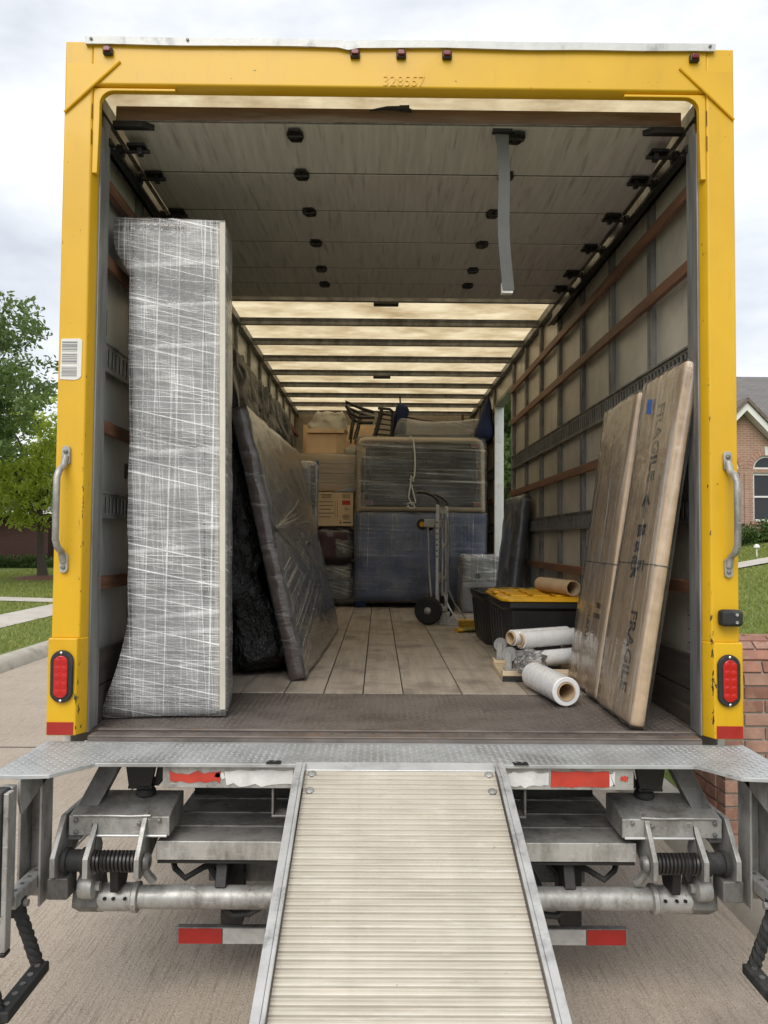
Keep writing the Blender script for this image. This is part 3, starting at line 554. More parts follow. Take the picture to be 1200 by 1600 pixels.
hg = None
for i, y in enumerate(pe[1:-1]+[.22]):
    for x in (-.43, .49):
        hz_ = .034 if y < .3 else 0
        if hg is None:
            m_ = MB().prism([(-.034, -.014), (-.022, -.045), (.022, -.045), (.034, -.014), (.034, .014), (.02, .048), (-.02, .048), (-.034, .014)], 'z', 3.325, 3.3345); m_.tube([(-.032, 0, 3.325), (.032, 0, 3.325)], .008, 8)
            for q in ((-.018, .02), (.018, .02), (0, -.022)): m_.tube([(q[0], q[1], 3.326), (q[0], q[1], 3.319)], .006, 6)
            hg = m_.build('hinge', 'grease', door); hg.location = (x, y, hz_)
        else: copy_piece(hg, (x, y, hz_), (0, 0, random.uniform(-.15, .15)))
ro = None
for y in pe[1:-1]+[.25]:
    for s in (-1, 1):
        if ro is None:
            m_ = MB().tube([(-.06, 0, 0), (.06, 0, 0)], .009, 8).lathe([(.02, -.075), (.028, -.072), (.028, -.05), (.02, -.047)], 12); m_.box(-.03, .045, -.026, .026, .014, .026); m_.box(.01, .03, -.014, .014, -.016, .016)
            ro = m_.build('roller', 'grease', door); ro.location = (s*1.1, y, 3.303)
        else: copy_piece(ro, (s*1.1, y, 3.303), (0, 0, 0 if s < 0 else PI))
for s in (-1, 1): MB().prism([(s*1.16, .145), (s*1.04, .145), (s*1.0, .175), (s*1.16, .175)], 'z', 3.352, 3.376).build('stop_bracket', 'black_steel', door)
# pull strap hanging from the door edge
pv = []; n_ = 14
for i in range(n_+1):
    t = i/n_; z = 3.37-.66*t; x = .425+.022*t+.006*math.sin(t*7); y = .19+.012*math.sin(t*5); wv = .024+(.006 if i == 0 else 0); pv += [(x-wv, y, z), (x+wv, y+.004, z), (x+wv, y+.009, z), (x-wv, y+.005, z)]
ps = MB().add(pv, [(i*4+j, (i+1)*4+j, (i+1)*4+(j+1) % 4, i*4+(j+1) % 4) for i in range(n_) for j in range(4)]+[(3, 2, 1, 0), (n_*4, n_*4+1, n_*4+2, n_*4+3)]).build('pull_strap', 'webbing', door)
MB().box(.385, .465, .172, .2, 3.365, 3.39).build('strap_bracket', 'black_steel', ps)
MB().box(.425, .47, .185, .212, 2.70, 2.745).build('strap_tab', 'white_tape', ps)
# dark latch hanging over the door edge
MB().tube([(-.12, .145, 3.43), (-.05, .14, 3.438), (.02, .14, 3.437), (.05, .145, 3.43)], .006, 8, rr=[.003, .007, .01, .006]).tube([(.0, .14, 3.437), (.04, .14, 3.438)], .012, 8).build('latch_cord', 'grease', door)
# ---- rear step bumper (diamond plate with side wings)
poly = [(-1.305, .002), (-1.305, -.40), (-1.22, -.412), (-1.12, -.40), (-1.02, -.272), (1.02, -.262), (1.11, -.39), (1.2, -.402), (1.305, -.40), (1.305, .002)]
bump = MB().prism(poly, 'z', .915, .928).build('step_bumper', 'diamond', truck, .002)
def inb(x, y): return (abs(x) < 1.0 and y > -.258) or (abs(x) >= 1.0 and abs(x) < 1.298 and y > (-.258-(abs(x)-1.0)*1.2 if abs(x) < 1.11 else -.39))
treads('tread_pattern', bump, 'diamond', inb, -1.3, 1.3, -.395, 0, .928, .0235, .0125, .0042, .0026)
MB().box(-.80, .81, -.245, -.225, .838, .914).box(-.80, .81, -.225, -.1, .838, .846).build('bumper_channel', 'galv', bump, .003)
def torn(x0, x1, z0, z1, n=9, a=.006):
    top = [(x0+(x1-x0)*i/n+random.uniform(-a, a)*.5, z1+random.uniform(-a, a*.2)) for i in range(n+1)]; bot = [(x1-(x1-x0)*i/n+random.uniform(-a, a)*.5, z0+random.uniform(-a*.2, a)) for i in range(n+1)]; return top+bot
for mt, x0, x1, z0, z1, a in (('red_tape', -.775, -.60, .853, .895, .012), ('white_tape', -.585, -.36, .845, .902, .012), ('white_tape', .37, .52, .845, .903, .013), ('red_tape', .525, .725, .847, .903, .004), ('white_tape', .728, .745, .85, .9, .008), ('red_tape', .765, .79, .868, .888, .006), ('white_tape', -.62, -.59, .87, .893, .008)):
    MB().prism(torn(x0, x1, z0, z1, 9, a), 'y', -.2485, -.2452).build('reflective_tape', mt, bump)
for x0 in (-.43, .36):
    MB().box(x0, x0+.085, -.23, -.16, .735, .743).box(x0, x0+.008, -.23, -.16, .743, .838).box(x0+.077, x0+.085, -.23, -.16, .743, .838).build('ramp_hook', 'galv_dark', bump, .003)
for x in (-.42, .42): MB().box(x-.025, x+.025, -.2725, -.235, .9285, .9300).build('slot', 'dark_hole', bump)
# ---- under-ride guard
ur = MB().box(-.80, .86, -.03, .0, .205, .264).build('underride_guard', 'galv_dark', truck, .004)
for i, (x0, x1) in enumerate([(-.79, -.632), (-.628, -.475), (-.471, -.318), (.40, .555), (.559, .702), (.706, .85)]):
    MB().box(x0, x1, -.0335, -.0305, .208, .262).build('reflective_tape', 'red_reflector' if i in (0, 2, 5) else 'label_grey', ur)
for x in (-.6, .65): MB().box(x-.04, x+.04, -.02, .05, .272, .55).build('hanger', 'black_steel', ur)
# ---- lift gate, folded under the bumper
gate = MB().tube([(-1.02, -.12, .416), (1.03, -.12, .416)], .0395, 20).build('lift_gate', 'galv', truck, smooth=True)
MB().box(-.845, .85, -.15, -.1405, .556, .622).box(-.845, .85, -.1405, .62, .60, .6185).build('platform', 'alu', gate, .003)
for y in (.0, .14, .3): MB().box(-.84, .845, y, y+.014, .6187, .6215).build('platform_rib', 'alu', gate)
MB().box(-.84, .845, -.148, .6, .545, .553).build('platform_edge', 'black_steel', gate)
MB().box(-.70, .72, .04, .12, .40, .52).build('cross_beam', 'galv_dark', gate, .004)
for x in (-.62, .55): MB().tube([(x-.09, .01, .52), (x-.05, -.03, .47), (x-.02, -.02, .42), (x-.05, -.02, .37), (x+.02, -.01, .35)], .014, 8).tube([(x, .02, .5), (x+.06, 0, .45), (x+.05, -.01, .38), (x+.0, -.02, .34)], .011, 8).build('hydraulic_hose', 'rubber', gate, smooth=True)
MB().box(-.55, -.42, .2, .5, .42, .545).build('pump_box', 'black_steel', gate, .01)
for s in (-1, 1):
    X = lambda a: s*a
    hs = MB().prism([(-.165, .645), (-.165, .712), (-.04, .742), (.03, .742), (.03, .645)], 'x', X(1.148), X(.795)).build('arm_housing', 'galv', gate, .004)
    MB().box(X(1.05), X(.80), -.178, -.166, .6445, .6535).build('weld_seam', 'alu_bright', hs, .004)
    for x, z1, yb in ((1.158, .715, -.25), (1.045, .69, -.255), (.872, .72, -.255)):
        MB().prism([(.02 if x > 1.1 or x < .9 else -.166, z1), (-.16, z1), (yb, .60), (yb, .535), (yb+.03, .522), (-.13, .545), (.02 if x > 1.1 or x < .9 else -.11, .60)], 'x', X(x), X(x+.018)).build('pivot_plate', 'galv', hs, .003)
    for x in (.868, ): MB().lathe([(.030, 0), (.030, .008), (.022, .018), (.0, .02)], 18, basis((X(x), -.20, .572), (-s, 0, 0), (0, 0, 1))).build('pivot_pin', 'galv_dark', hs, smooth=True)
    sp = []
    for i in range(221):
        t = i/220; a = t*11*2*PI; sp.append((X(1.04-.145*t), -.205+.030*math.cos(a), .575+.030*math.sin(a)))
    MB().tube(sp, .0068, 6).build('torsion_spring', 'black_paint', gate, smooth=True)
    MB().tube([(X(1.06), -.205, .575), (X(.88), -.205, .575)], .024, 16).build('spring_rod', 'black_steel', gate, smooth=True)
    MB().lathe([(.03, 0), (.043, .003), (.043, .016), (.036, .018), (.036, .062), (.043, .064), (.043, .078), (.03, .08)], 22, basis((X(1.145), -.20, .575), (-s, 0, 0), (0, 0, 1))).build('roller_drum', 'rubber', gate, smooth=True)
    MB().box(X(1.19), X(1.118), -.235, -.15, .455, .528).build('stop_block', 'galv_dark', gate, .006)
    MB().lathe([(.02, 0), (.038, .002), (.042, .02), (.042, .05), (.03, .055)], 20, basis((X(1.10), -.17, .475), (-s, 0, 0), (0, 0, 1))).lathe([(.017, .05), (.017, .07)], 6, basis((X(1.10), -.17, .475), (-s, 0, 0), (0, 0, 1))).build('pivot_bushing', 'galv', gate, smooth=True)
    MB().lathe([(.04, 0), (.047, .004), (.047, .12), (.052, .125), (.052, .14), (.04, .145)], 20, basis((X(1.05), -.12, .416), (-s, 0, 0), (0, 0, 1))).build('tube_collar', 'galv', gate, smooth=True)
    for x in (.985, 1.015, .945): MB().tube([(X(x), -.165, .43), (X(x), -.172, .432)], .006, 8).build('bolt_hole', 'dark_hole', gate)
    MB().prism([(-.16, .46), (-.08, .50), (-.05, .40), (-.10, .352), (-.17, .40)], 'x', X(1.04), X(1.13)).build('tube_bracket', 'galv_dark', gate, .004)
    # support strut, hanger and rubber mount
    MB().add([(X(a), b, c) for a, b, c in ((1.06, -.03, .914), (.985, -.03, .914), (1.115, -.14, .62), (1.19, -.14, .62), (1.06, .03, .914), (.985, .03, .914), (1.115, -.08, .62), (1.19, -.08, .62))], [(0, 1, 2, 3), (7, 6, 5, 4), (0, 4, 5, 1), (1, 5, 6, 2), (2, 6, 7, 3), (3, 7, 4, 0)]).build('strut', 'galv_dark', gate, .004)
    MB().prism([(X(.985), .914), (X(.965), .79), (X(.885), .785), (X(.86), .914)], 'y', -.09, -.07).prism([(X(.885), .785), (X(.86), .914), (X(.80), .914), (X(.865), .785)], 'y', -.06, .06).box(X(.968), X(.88), -.09, .02, .783, .795).build('hanger_bracket', 'black_steel', gate, .003)
    MB().lathe([(.03, 0), (.036, .005), (.036, .02), (.028, .03)], 18, basis((X(.92), -.03, .742), (0, 0, 1), (1, 0, 0))).build('rubber_mount', 'rubber', gate, smooth=True)
    # outer channel column, dock bumper and its frame
    MB().box(X(1.285), X(1.275), -.25, -.16, .44, .913).box(X(1.275), X(1.205), -.17, -.16, .44, .913).box(X(1.213), X(1.205), -.25, -.17, .44, .913).build('column', 'galv', gate, .003)
    MB().prism([(-.17, .9145), (-.41, .9145), (-.41, .85), (-.39, .80), (-.17, .87)], 'x', X(1.215), X(1.205)).build('wing_web', 'galv', bump, .002)
    dk_ = MB().box(X(1.2155), X(1.198), -.50, -.462, .42, .9).box(X(1.26), X(1.2165), -.44, -.405, .52, .9).build('dock_bumper_post', 'galv', truck, .004); MB().box(X(1.30), X(1.2165), -.51, -.441, .52, .905).build('rubber_pad', 'rubber', dk_, .008)
    MB().box(X(1.2165), X(1.197), -.501, -.461, .405, .4195).build('foot', 'black_steel', dk_, .006)
    br = MB().box(X(1.262), X(1.215), -.399, -.17, .50, .545).build('step_arm', 'galv', gate, .006)
    for i in range(4): MB().tube([(X(1.238), -.36+i*.05, .5455), (X(1.238), -.36+i*.05, .5475)], .007, 8).build('bolt', 'galv_dark', br)
    # hanging step : two braided straps and a tread
    stp = MB().box(X(1.175), X(1.125), -.62, -.345, .285, .318).build('hanging_step', 'rubber', truck, .006)
    for p0, p1 in (((X(1.225), -.60, .50), (X(1.155), -.605, .285)), ((X(1.238), -.345, .50), (X(1.15), -.36, .29))):
        p0, p1 = Vector(p0), Vector(p1); cb = MB()
        for j in range(3): cb.tube([p0.lerp(p1, i/24)+Vector((math.cos(i*.8+j*2.09), math.sin(i*.8+j*2.09), 0))*.009 for i in range(25)], .0135, 7)
        cb.box(-.02, .02, -.016, .016, -.03, .03, Matrix.Translation(p0.lerp(p1, .06))); cb.build('strap', 'rubber', stp, smooth=True)
    for i in range(5): MB().tube([(X(1.15), -.58+i*.05, .318), (X(1.15), -.58+i*.05, .321)], .009, 8).build('grip_stud', 'galv_dark', stp)
    MB().tube([(X(1.265), -.345, .50), (X(1.2), -.345, .50)], .012, 8).lathe([(.02, 0), (.02, .012)], 6, basis((X(1.262), -.345, .50), (s, 0, 0), (0, 0, 1))).build('hanger_bolt', 'galv', stp)
# weld beads, bolts, hoses and a chain on the lift gear
for s in (-1, 1):
    for x, y, z in ((1.12, -.168, .70), (.83, -.168, .70), (1.12, -.168, .66), (.90, -.168, .69)): MB().lathe([(.008, 0), (.008, .006), (.004, .008)], 6, basis((s*x, y, z), (0, -1, 0), (1, 0, 0))).build('bolt', 'galv_dark', gate)
    MB().tube([(s*.86, -.17, .718), (s*.93, -.172, .716), (s*1.0, -.171, .717), (s*1.13, -.17, .716)], .004, 6).build('weld_seam', 'galv', gate, smooth=True)
    MB().tube([(s*.83, .0, .52), (s*.80, -.06, .49), (s*.76, -.07, .46), (s*.70, -.05, .49), (s*.62, .0, .50)], .011, 8).build('hydraulic_hose', 'rubber', gate, smooth=True)
    MB().tube([(s*.62, -.09, .37), (s*.58, -.10, .345), (s*.52, -.10, .35), (s*.47, -.09, .375)], .012, 8).build('hydraulic_hose', 'rubber', gate, smooth=True)
    MB().tube([(s*.90, -.13, .545), (s*.88, -.13, .50), (s*.86, -.12, .47)], .016, 8).build('link_arm', 'galv', gate, smooth=True)
    MB().prism([(-.19, .46), (-.10, .46), (-.06, .53), (-.12, .545), (-.2, .54)], 'x', s*.96, s*.99).build('lug', 'black_steel', gate, .004)
    MB().prism([(-.14, .455), (-.04, .455), (.02, .545), (-.10, .545)], 'x', s*.60, s*.64).build('lug', 'black_steel', gate, .004)
    for i in range(3): MB().box(s*1.2865, s*1.2855, -.24+i*.03, -.225+i*.03, .6, .62).build('bolt', 'galv_dark', gate)
    for z0, z1 in ((3.30, 3.36), (3.20, 3.26)): MB().box(s*1.1865, s*1.1885, -.0012, .001, z0, z1).build('weld_gap', 'dark_hole', frame)
MB().box(-.80, .80, .22, .30, .66, .884).build('shade_panel', 'black_steel', truck)  # dark panel added to deepen the shade in the gaps behind the bumper
# chassis rails and rear wheels
for s in (-1, 1):
    MB().box(s*.46, s*.38, .7, 7.6, .58, .80).build('chassis_rail', 'black_steel', truck)
    for k, x in enumerate((.72, 1.02)):
        wh = MB().lathe([(.25, -.1), (.35, -.115), (.38, -.09), (.385, 0), (.38, .09), (.35, .115), (.25, .1)], 40, Matrix.Translation((s*x, 2.7, .385))).build('wheel', 'tyre', truck, smooth=True); MB().lathe([(.0, -.06), (.24, -.075), (.25, -.09), (.25, .09), (.1, .05)], 30, Matrix.Translation((s*x, 2.7, .385))).build('rim', 'galv_dark', wh, smooth=True)
    MB().box(s*1.22, s*.62, 1.95, 1.97, .25, .84).build('mud_flap', 'rubber', truck)
MB().tube([(-.7, 2.7, .385), (.7, 2.7, .385)], .08, 14).build('axle', 'black_steel', truck, smooth=True)
# ================================================================ LOADING RAMP
RY0, RZ0 = -.285, .93; SL = math.atan2(.305, .88); RL = 2.84
ramp = root('loading_ramp', 'ribbed aluminium loading ramp leading down from the rear step bumper', 'ramp', (.008, RY0, RZ0), (SL, 0, 0))
# local: -y runs down the ramp, z up from its surface
PW = .1185; pl0 = None; npl = int(RL/PW)
def ramp_plank():
    prof = [(0, -.02), (PW-.0008, -.02)]; top = []
    nrib = 5; p = (PW-.0008)/nrib
    for i in range(nrib):
        a = i*p; top += [(a, -.0065), (a+p*.10, -.0006), (a+p*.22, 0), (a+p*.36, 0), (a+p*.42, -.0028), (a+p*.52, -.0028), (a+p*.58, 0), (a+p*.74, 0), (a+p*.86, -.0006), (a+p*.95, -.0065)]
    prof += top[::-1]
    return MB().prism([(-t, z) for t, z in prof], 'x', -.314, .314)
for i in range(npl):
    y = -.03-i*PW
    if pl0 is None: pl0 = ramp_plank().build('plank', 'ramp', ramp); pl0.location = (0, y, 0)
    else: copy_piece(pl0, (0, y, random.uniform(-.0006, .0006)))
MB().prism([(.012, -.02), (.012, .004), (-.0295, .001), (-.0295, -.02)], 'x', -.318, .318).build('hinge_plate', 'alu_bright', ramp, .002)
for s in (-1, 1):
    MB().prism([(.0, .012), (-.10, .028), (-RL, .028), (-RL, -.09), (-.12, -.09), (.0, -.03)], 'x', s*.349, s*.326).prism([(-.001, .012), (-.10, .0285), (-RL, .0285), (-RL, .022), (-.10, .022), (-.001, .006)], 'x', s*.3255, s*.315).build('side_rail', 'alu_scuffed', ramp, .005)
    for k, yy in enumerate((-.05, -.135)):
        MB().lathe([(.014, -.004), (.014, .002), (.009, .005), (0, .006)], 14, basis((s*.292, yy, .0015), (0, 0, 1), (1, 0, 0))).build('rivet', 'galv', ramp, smooth=True)

# ================================================================ CARGO
# ---- tall stretch-wrapped cabinet by the left post
cab = root('wrapped_cabinet', 'tall narrow cabinet bound in white stretch film, just inside the left post', 'cabinet', (-.92, .42, B))
cab.rotation_euler = (0, R(-.9), R(5))
MB().box(-.178, .205, -.10, .10, .0, 2.055).build('carcass', 'grey_lacquer', cab, .006)
MB().box(.165, .207, -.133, -.1005, .02, 2.055).build('door_stile', 'white_wrap', cab, .004)
MB().box(-.175, .12, -.112, -.1005, .06, 2.0).build('door', 'grey_lacquer', cab, .004)
MB().box(-.24, .206, -.118, .1, 2.0555, 2.075).prism([(-.1785, 1.82), (-.24, 1.95), (-.24, 2.054), (-.1785, 2.054)], 'y', -.09, .1).build('cornice', 'dark_wood', cab, .004)
MB().prism([(-.1785, .38), (-.215, .22), (-.28, .10), (-.288, .0), (-.1785, .0)], 'y', -.11, .1).build('plinth', 'dark_wood', cab, .006)
def cabfn(p):
    x, y, z = p
    if x < 0:
        t = 0
        if z < .42: t = ((.42-z)/.42)**1.35*.115
        if z > 1.84: t = max(t, min(1, (z-1.84)/.12)*.066)
        x -= t*min(1, (-x)/.18)
    return (x, y, z)
shell('stretch_film', 'film_heavy', cab, -.186, .213, -.136, .108, .004, 2.085, .035, .005, 7, 3, cabfn, corner=.006)
MB().box(.188, .2125, -.150, -.1415, .03, 2.07).build('corner_rail', 'white_wrap', cab, .003)
# ---- black bagged mattress leaning behind it
mt = root('bagged_mattress', 'tall mattress in crumpled black plastic leaning against the left wall behind the wrapped tabletop', 'mattress', (-.72, 2.75, B+.004), (0, R(-10.6), 0))
shell('bag', 'black_poly', mt, -.10, .10, -1.52, 1.5, .0, 1.93, .032, .032, 3.4, 5, lambda p: (p[0]*(1.5-.5*min(1, p[2]/1.2))+.02*math.sin(p[2]*3+p[1]*2)+.018*mnoise.noise(Vector((p[1]*9, p[2]*5, p[0]*9))), p[1]+.05*mnoise.noise(Vector((p[2]*2.5, 3, p[0]))), max(p[2], .004)), True, corner=.03)
# ---- leaning wrapped tabletop
tt = root('wrapped_tabletop', 'large dark tabletop in clear stretch film leaning towards the left wall', 'tabletop', (-.465, 2.16, B+.006), (0, R(-13.2), R(-1.5)))
MB().box(-.03, .04, -1.02, 1.13, 0, 1.46).build('top_panel', 'slate', tt, .003)
for k_ in range(4): MB().box(-.031, .042, -1.045, -1.0205, .365*k_+.002, .365*k_+.363).build('edge_band', 'dark_wood' if k_ % 2 else 'mauve_wood', tt, .002)
MB().box(.0405, .05, -.86, 1.0, .14, .50).build('inset_panel', 'slate', tt, .003); MB().box(.0405, .05, -.86, 1.0, .56, 1.40).build('inset_panel', 'tan_wood', tt, .003)
def ttfn(p):
    x, y, z = p
    if x > 0: x += .028*math.sin(PI*min(1, max(0, z/1.46)))*math.sin(PI*min(1, max(0, (y+1.05)/2.2)))+.012*mnoise.noise(Vector((y*2, z*9+y*4, 0)))
    return (x, y, z)
shell('stretch_film', 'film_tight', tt, -.036, .052, -1.052, 1.137, .0, 1.466, .03, .004, 4, 8, ttfn, corner=.004)
sm = MB(); random.seed(4)
for i in range(26):   # tension creases fanning out from the pinch point at the near edge
    y1 = random.uniform(-.2, 1.1); z1 = .66+random.uniform(-.25, .5); sm.tube([(.066+.02*math.sin(PI*k/6), -1.03+(y1+1.03)*k/6, .80+(z1-.80)*k/6+random.uniform(-.004, .004)) for k in range(7)], random.uniform(.0008, .0022), 4)
for i in range(16):
    z0 = random.uniform(.05, .6); sm.tube([(.06+.02*math.sin(PI*k/6), -1.05+2.1*k/6, z0+.45*k/6) for k in range(7)], random.uniform(.0008, .0016), 4)
sm.build('film_creases', 'film_clear', tt, kind='stuff')
hp = [(.14+.03*math.cos(a)*(1+.3*math.sin(3*a)), .70+.022*math.sin(a)*(1+.25*math.cos(2*a))) for a in [i*PI/6 for i in range(12)]]
MB().prism(hp, 'x', .088, .089).build('film_tear', 'dark_hole', tt)
# ---- slim wrapped upright behind the tabletop
gi = root('wrapped_headboard_panel', 'slim dark upright panel in clear film standing behind the leaning tabletop', 'panel', (-.775, 4.45, B))
MB().box(-.09, .045, -.06, .06, 0, 1.48).build('panel', 'slate', gi, .03); MB().box(.046, .1, -.06, .1, .0, 1.475).build('side', 'mauve_wood', gi, .02); shell('stretch_film', 'film_clear', gi, -.1, .108, -.07, .11, 0, 1.495, .05, .008, 6, 12, None, corner=.02)
# ---- middle-left stack
pb = root('wrapped_armchair', 'black film-wrapped armchair on the floor at the foot of the left stack', 'armchair', (-.62, 5.78, B))
MB().box(-.3, .26, -.18, .2, .06, .30).box(-.3, .26, .0, .2, .30, .468).box(-.3, -.16, -.2, .1, .30, .42).box(.14, .27, -.2, .1, .30, .42).build('frame', 'black_paint', pb, .04)
shell('stretch_film', 'film_clear', pb, -.32, .285, -.24, .21, .0, .475, .04, .018, 6, 21, lambda p: (p[0], p[1]-.03*math.sin(p[2]*9), p[2]), True, corner=.03)
pu = root('wrapped_cushion_bundle', 'maroon and dark blanket bundle in film, under the printed carton', 'bundle', (-.58, 5.75, B+.478))
shell('blanket', 'blanket_maroon', pu, -.22, .21, -.2, .2, .0, .40, .05, .02, 4, 31, None, corner=.05); MB().box(-.2, .19, -.18, .18, .01, .385).build('cushions', 'blanket_dark', pu, .05); shell('stretch_film', 'film_clear', pu, -.23, .22, -.212, .21, .0, .41, .05, .02, 5, 33, None, True, corner=.045)
cb = root('printed_carton', 'printed moving carton with handwriting lines, in the left stack under the pale wooden crate', 'carton', (-.58, 5.74, B+.895))
MB().box(-.215, .225, -.2, .2, 0, .375).build('box', 'cardboard_light', cb, .004)
MB().box(.06, .063, -.2025, -.2005, 0, .375).build('seam', 'cardboard', cb)
random.seed(3)
for i in range(5): MB().box(-.16+random.uniform(0, .02), .0+random.uniform(-.03, .02), -.2022, -.2005, .265-i*.042, .272-i*.042).build('print_line', 'ink', cb)
for i, (w_, z) in enumerate(((.13, .345), (.10, .33), (.11, .312))): MB().box(-.075-w_/2, -.075+w_/2, -.2022, -.2005, z, z+.006).build('print_line', 'ink', cb)
for i, (w_, z) in enumerate(((.10, .345), (.08, .33), (.09, .312), (.07, .12), (.09, .105), (.08, .09), (.06, .075))): MB().box(.145-w_/2, .145+w_/2, -.2022, -.2005, z, z+.006).build('print_line', 'ink_soft', cb)
MB().box(.10, .19, -.2022, -.2005, .235, .285).build('red_print', 'ink_red', cb)
for i in range(8): MB().box(.10+random.uniform(0, .06), .12+random.uniform(.0, .07), -.2022, -.2005, .155+i*.009, .159+i*.009).build('print_mark', 'ink', cb)
for t in (.02, .045): MB().box(t, t+.004, -.2022, -.2005, .10, .28).build('print_line', 'ink_soft', cb)
text('print', '6', 'ink', cb, .06, basis((.085, -.2022, .04), (1, 0, 0), (0, 0, 1)), .0004); MB().box(.11, .20, -.2022, -.2005, .032, .046).build('print_line', 'ink_soft', cb)
MB().prism([(-.02, .376), (.12, .41), (.19, .455), (.225, .44), (.24, .377)], 'y', -.21, -.05).build('torn_flap', 'slate', cb, .01)
wc = root('wooden_crate', 'long pale wooden crate in film laid across the left stack', 'crate', (-.68, 6.28, B+1.305))
for i, (z0, z1) in enumerate(((.0, .10), (.103, .21), (.213, .32), (.323, .425))): MB().box(-.42, .415, -.38+(.01*(i % 2)), .3, z0, z1).build('board', 'pale_wood', wc, .004)
MB().box(-.12, -.09, -.3845, -.3815, .15, .36).build('tape', 'blue_tape', wc); shell('stretch_film', 'film_bands', wc, -.43, .425, -.395, .31, -.001, .432, .03, .010, 5, 41, None, corner=.01, aniso=(.4, 1, 4))
c1 = root('cardboard_carton', 'plain brown carton on top of the pale wooden crate', 'carton', (-.715, 6.3, B+1.742))
MB().box(-.23, .23, -.2, .2, 0, .262).build('box', 'cardboard', c1, .004); MB().box(.135, .23, -.2025, -.2005, 0, .26).build('side_flap', 'cardboard_light', c1)
c2 = root('wrapped_carton', 'carton with crumpled pale wrapping, topmost of the left stack', 'carton', (-.71, 6.28, B+2.008))
shell('wrapping', 'white_wrap', c2, -.215, .225, -.2, .2, 0, .245, .022, .03, 6, 51, lambda p: (p[0]*(1-.35*max(0, p[2]-.1)/.15*(1 if p[0] < 0 else .4)), p[1], p[2]), True, corner=.02); MB().box(-.22, .225, -.213, .2, .002, .05).build('box', 'cardboard', c2, .004)
c5 = root('cardboard_carton', 'tall carton standing behind the wrapped carton at the top of the left stack', 'carton', (-.72, 6.85, B+1.742)); MB().box(-.32, .65, -.15, .2, -.01, .46).build('box', 'cardboard', c5, .004)
c6 = root('wrapped_box', 'small white wrapped box tucked beside the carton under the dark chair', 'box', (-.37, 6.2, B+1.742)); MB().box(-.1, .075, -.15, .1, 0, .085).build('box', 'white_wrap', c6, .012); shell('stretch_film', 'film_clear', c6, -.105, .08, -.155, .105, 0, .095, .03, .012, 8, 61, None, corner=.015)
# ---- big blanket-wrapped sofa piece and the blue box under it
bb = root('blanket_wrapped_dresser', 'wide dresser in blue moving blankets and film on the truck floor at the back', 'dresser', (.395, 5.85, B))
MB().box(-.70, .70, -.33, .35, .08, 1.03).build('carcass', 'dark_wood', bb, .01); shell('blanket', 'blanket_blue', bb, -.725, .725, -.37, .38, .075, 1.045, .05, .012, 5, 71, None, corner=.02)
for x in (-.66, .66): MB().box(x-.06, x+.06, -.37, -.2, 0, .085).build('leg', 'blue_cloth', bb, .02)
for x in (-.66, .66): MB().box(x-.05, x+.05, .22, .34, 0, .085).build('leg', 'blue_cloth', bb, .02)
shell('stretch_film', 'film_blue', bb, -.735, .735, -.382, .39, .06, 1.055, .05, .008, 6, 73, None, corner=.012)
sf = root('wrapped_loveseat', 'upturned loveseat with wooden rim wrapped in dark blankets and film, on the blue dresser', 'loveseat', (.395, 5.9, B+1.058))
MB().box(-.62, .62, -.36, .36, .05, .76).build('padding', 'blanket_dark', sf, .05)
rim = [(-.69, -.40, .0), (-.69, -.40, .74), (-.66, -.40, .785), (-.62, -.40, .80), (.60, -.40, .80), (.655, -.40, .78), (.675, -.40, .73), (.69, -.40, .0)]
MB().tube(rim, .028, 10).build('wooden_rim', 'pale_wood', sf, smooth=True); MB().tube([(-.69, -.40, .028), (.69, -.40, .028)], .027, 10).build('rim_rail', 'pale_wood', sf, smooth=True)
for x, z in ((-.6, .74), (.6, .74), (-.58, .1), (.63, .09)): MB().box(x-.05, x+.05, -.415, -.362, z-.03, z+.025).build('corner_block', 'slat_wood', sf, .006); 
for x, z in ((.6, .74), (.63, .09)): MB().lathe([(.014, 0), (.014, .006)], 8, basis((x, -.416, z), (0, -1, 0), (0, 0, 1))).build('bolt', 'red_lens', sf)
shell('stretch_film', 'film_bands', sf, -.72, .72, -.435, .40, .0, .83, .03, .014, 4, 81, None, corner=.02, aniso=(.35, 1, 4.5))
ro_ = MB(); zz = [(-.13, .835), (-.11, .82), (-.09, .78), (-.075, .66), (-.07, .52), (-.075, .40), (-.09, .36)]
ro_.tube([(x, -.452, z) for x, z in zz], .010, 6); ro_.tube([(-.13, -.452, .36), (-.08, -.455, .33), (-.11, -.455, .40), (-.12, -.455, .30), (-.14, -.455, .16), (-.10, -.455, .07), (-.06, -.455, .10), (-.11, -.455, .30)], .008, 6); ro_.tube([(-.16, -.455, .06), (-.12, -.46, .03), (-.07, -.46, .05), (-.09, -.46, .1), (-.15, -.46, .09), (-.13, -.46, .04)], .009, 6)
tag(ro_.build('rope', 'rope', None, smooth=True), 'white rope knotted and hanging down the front of the wrapped loveseat', 'rope'); bpy.data.objects['rope'].location = (.395, 5.9, B+1.058)
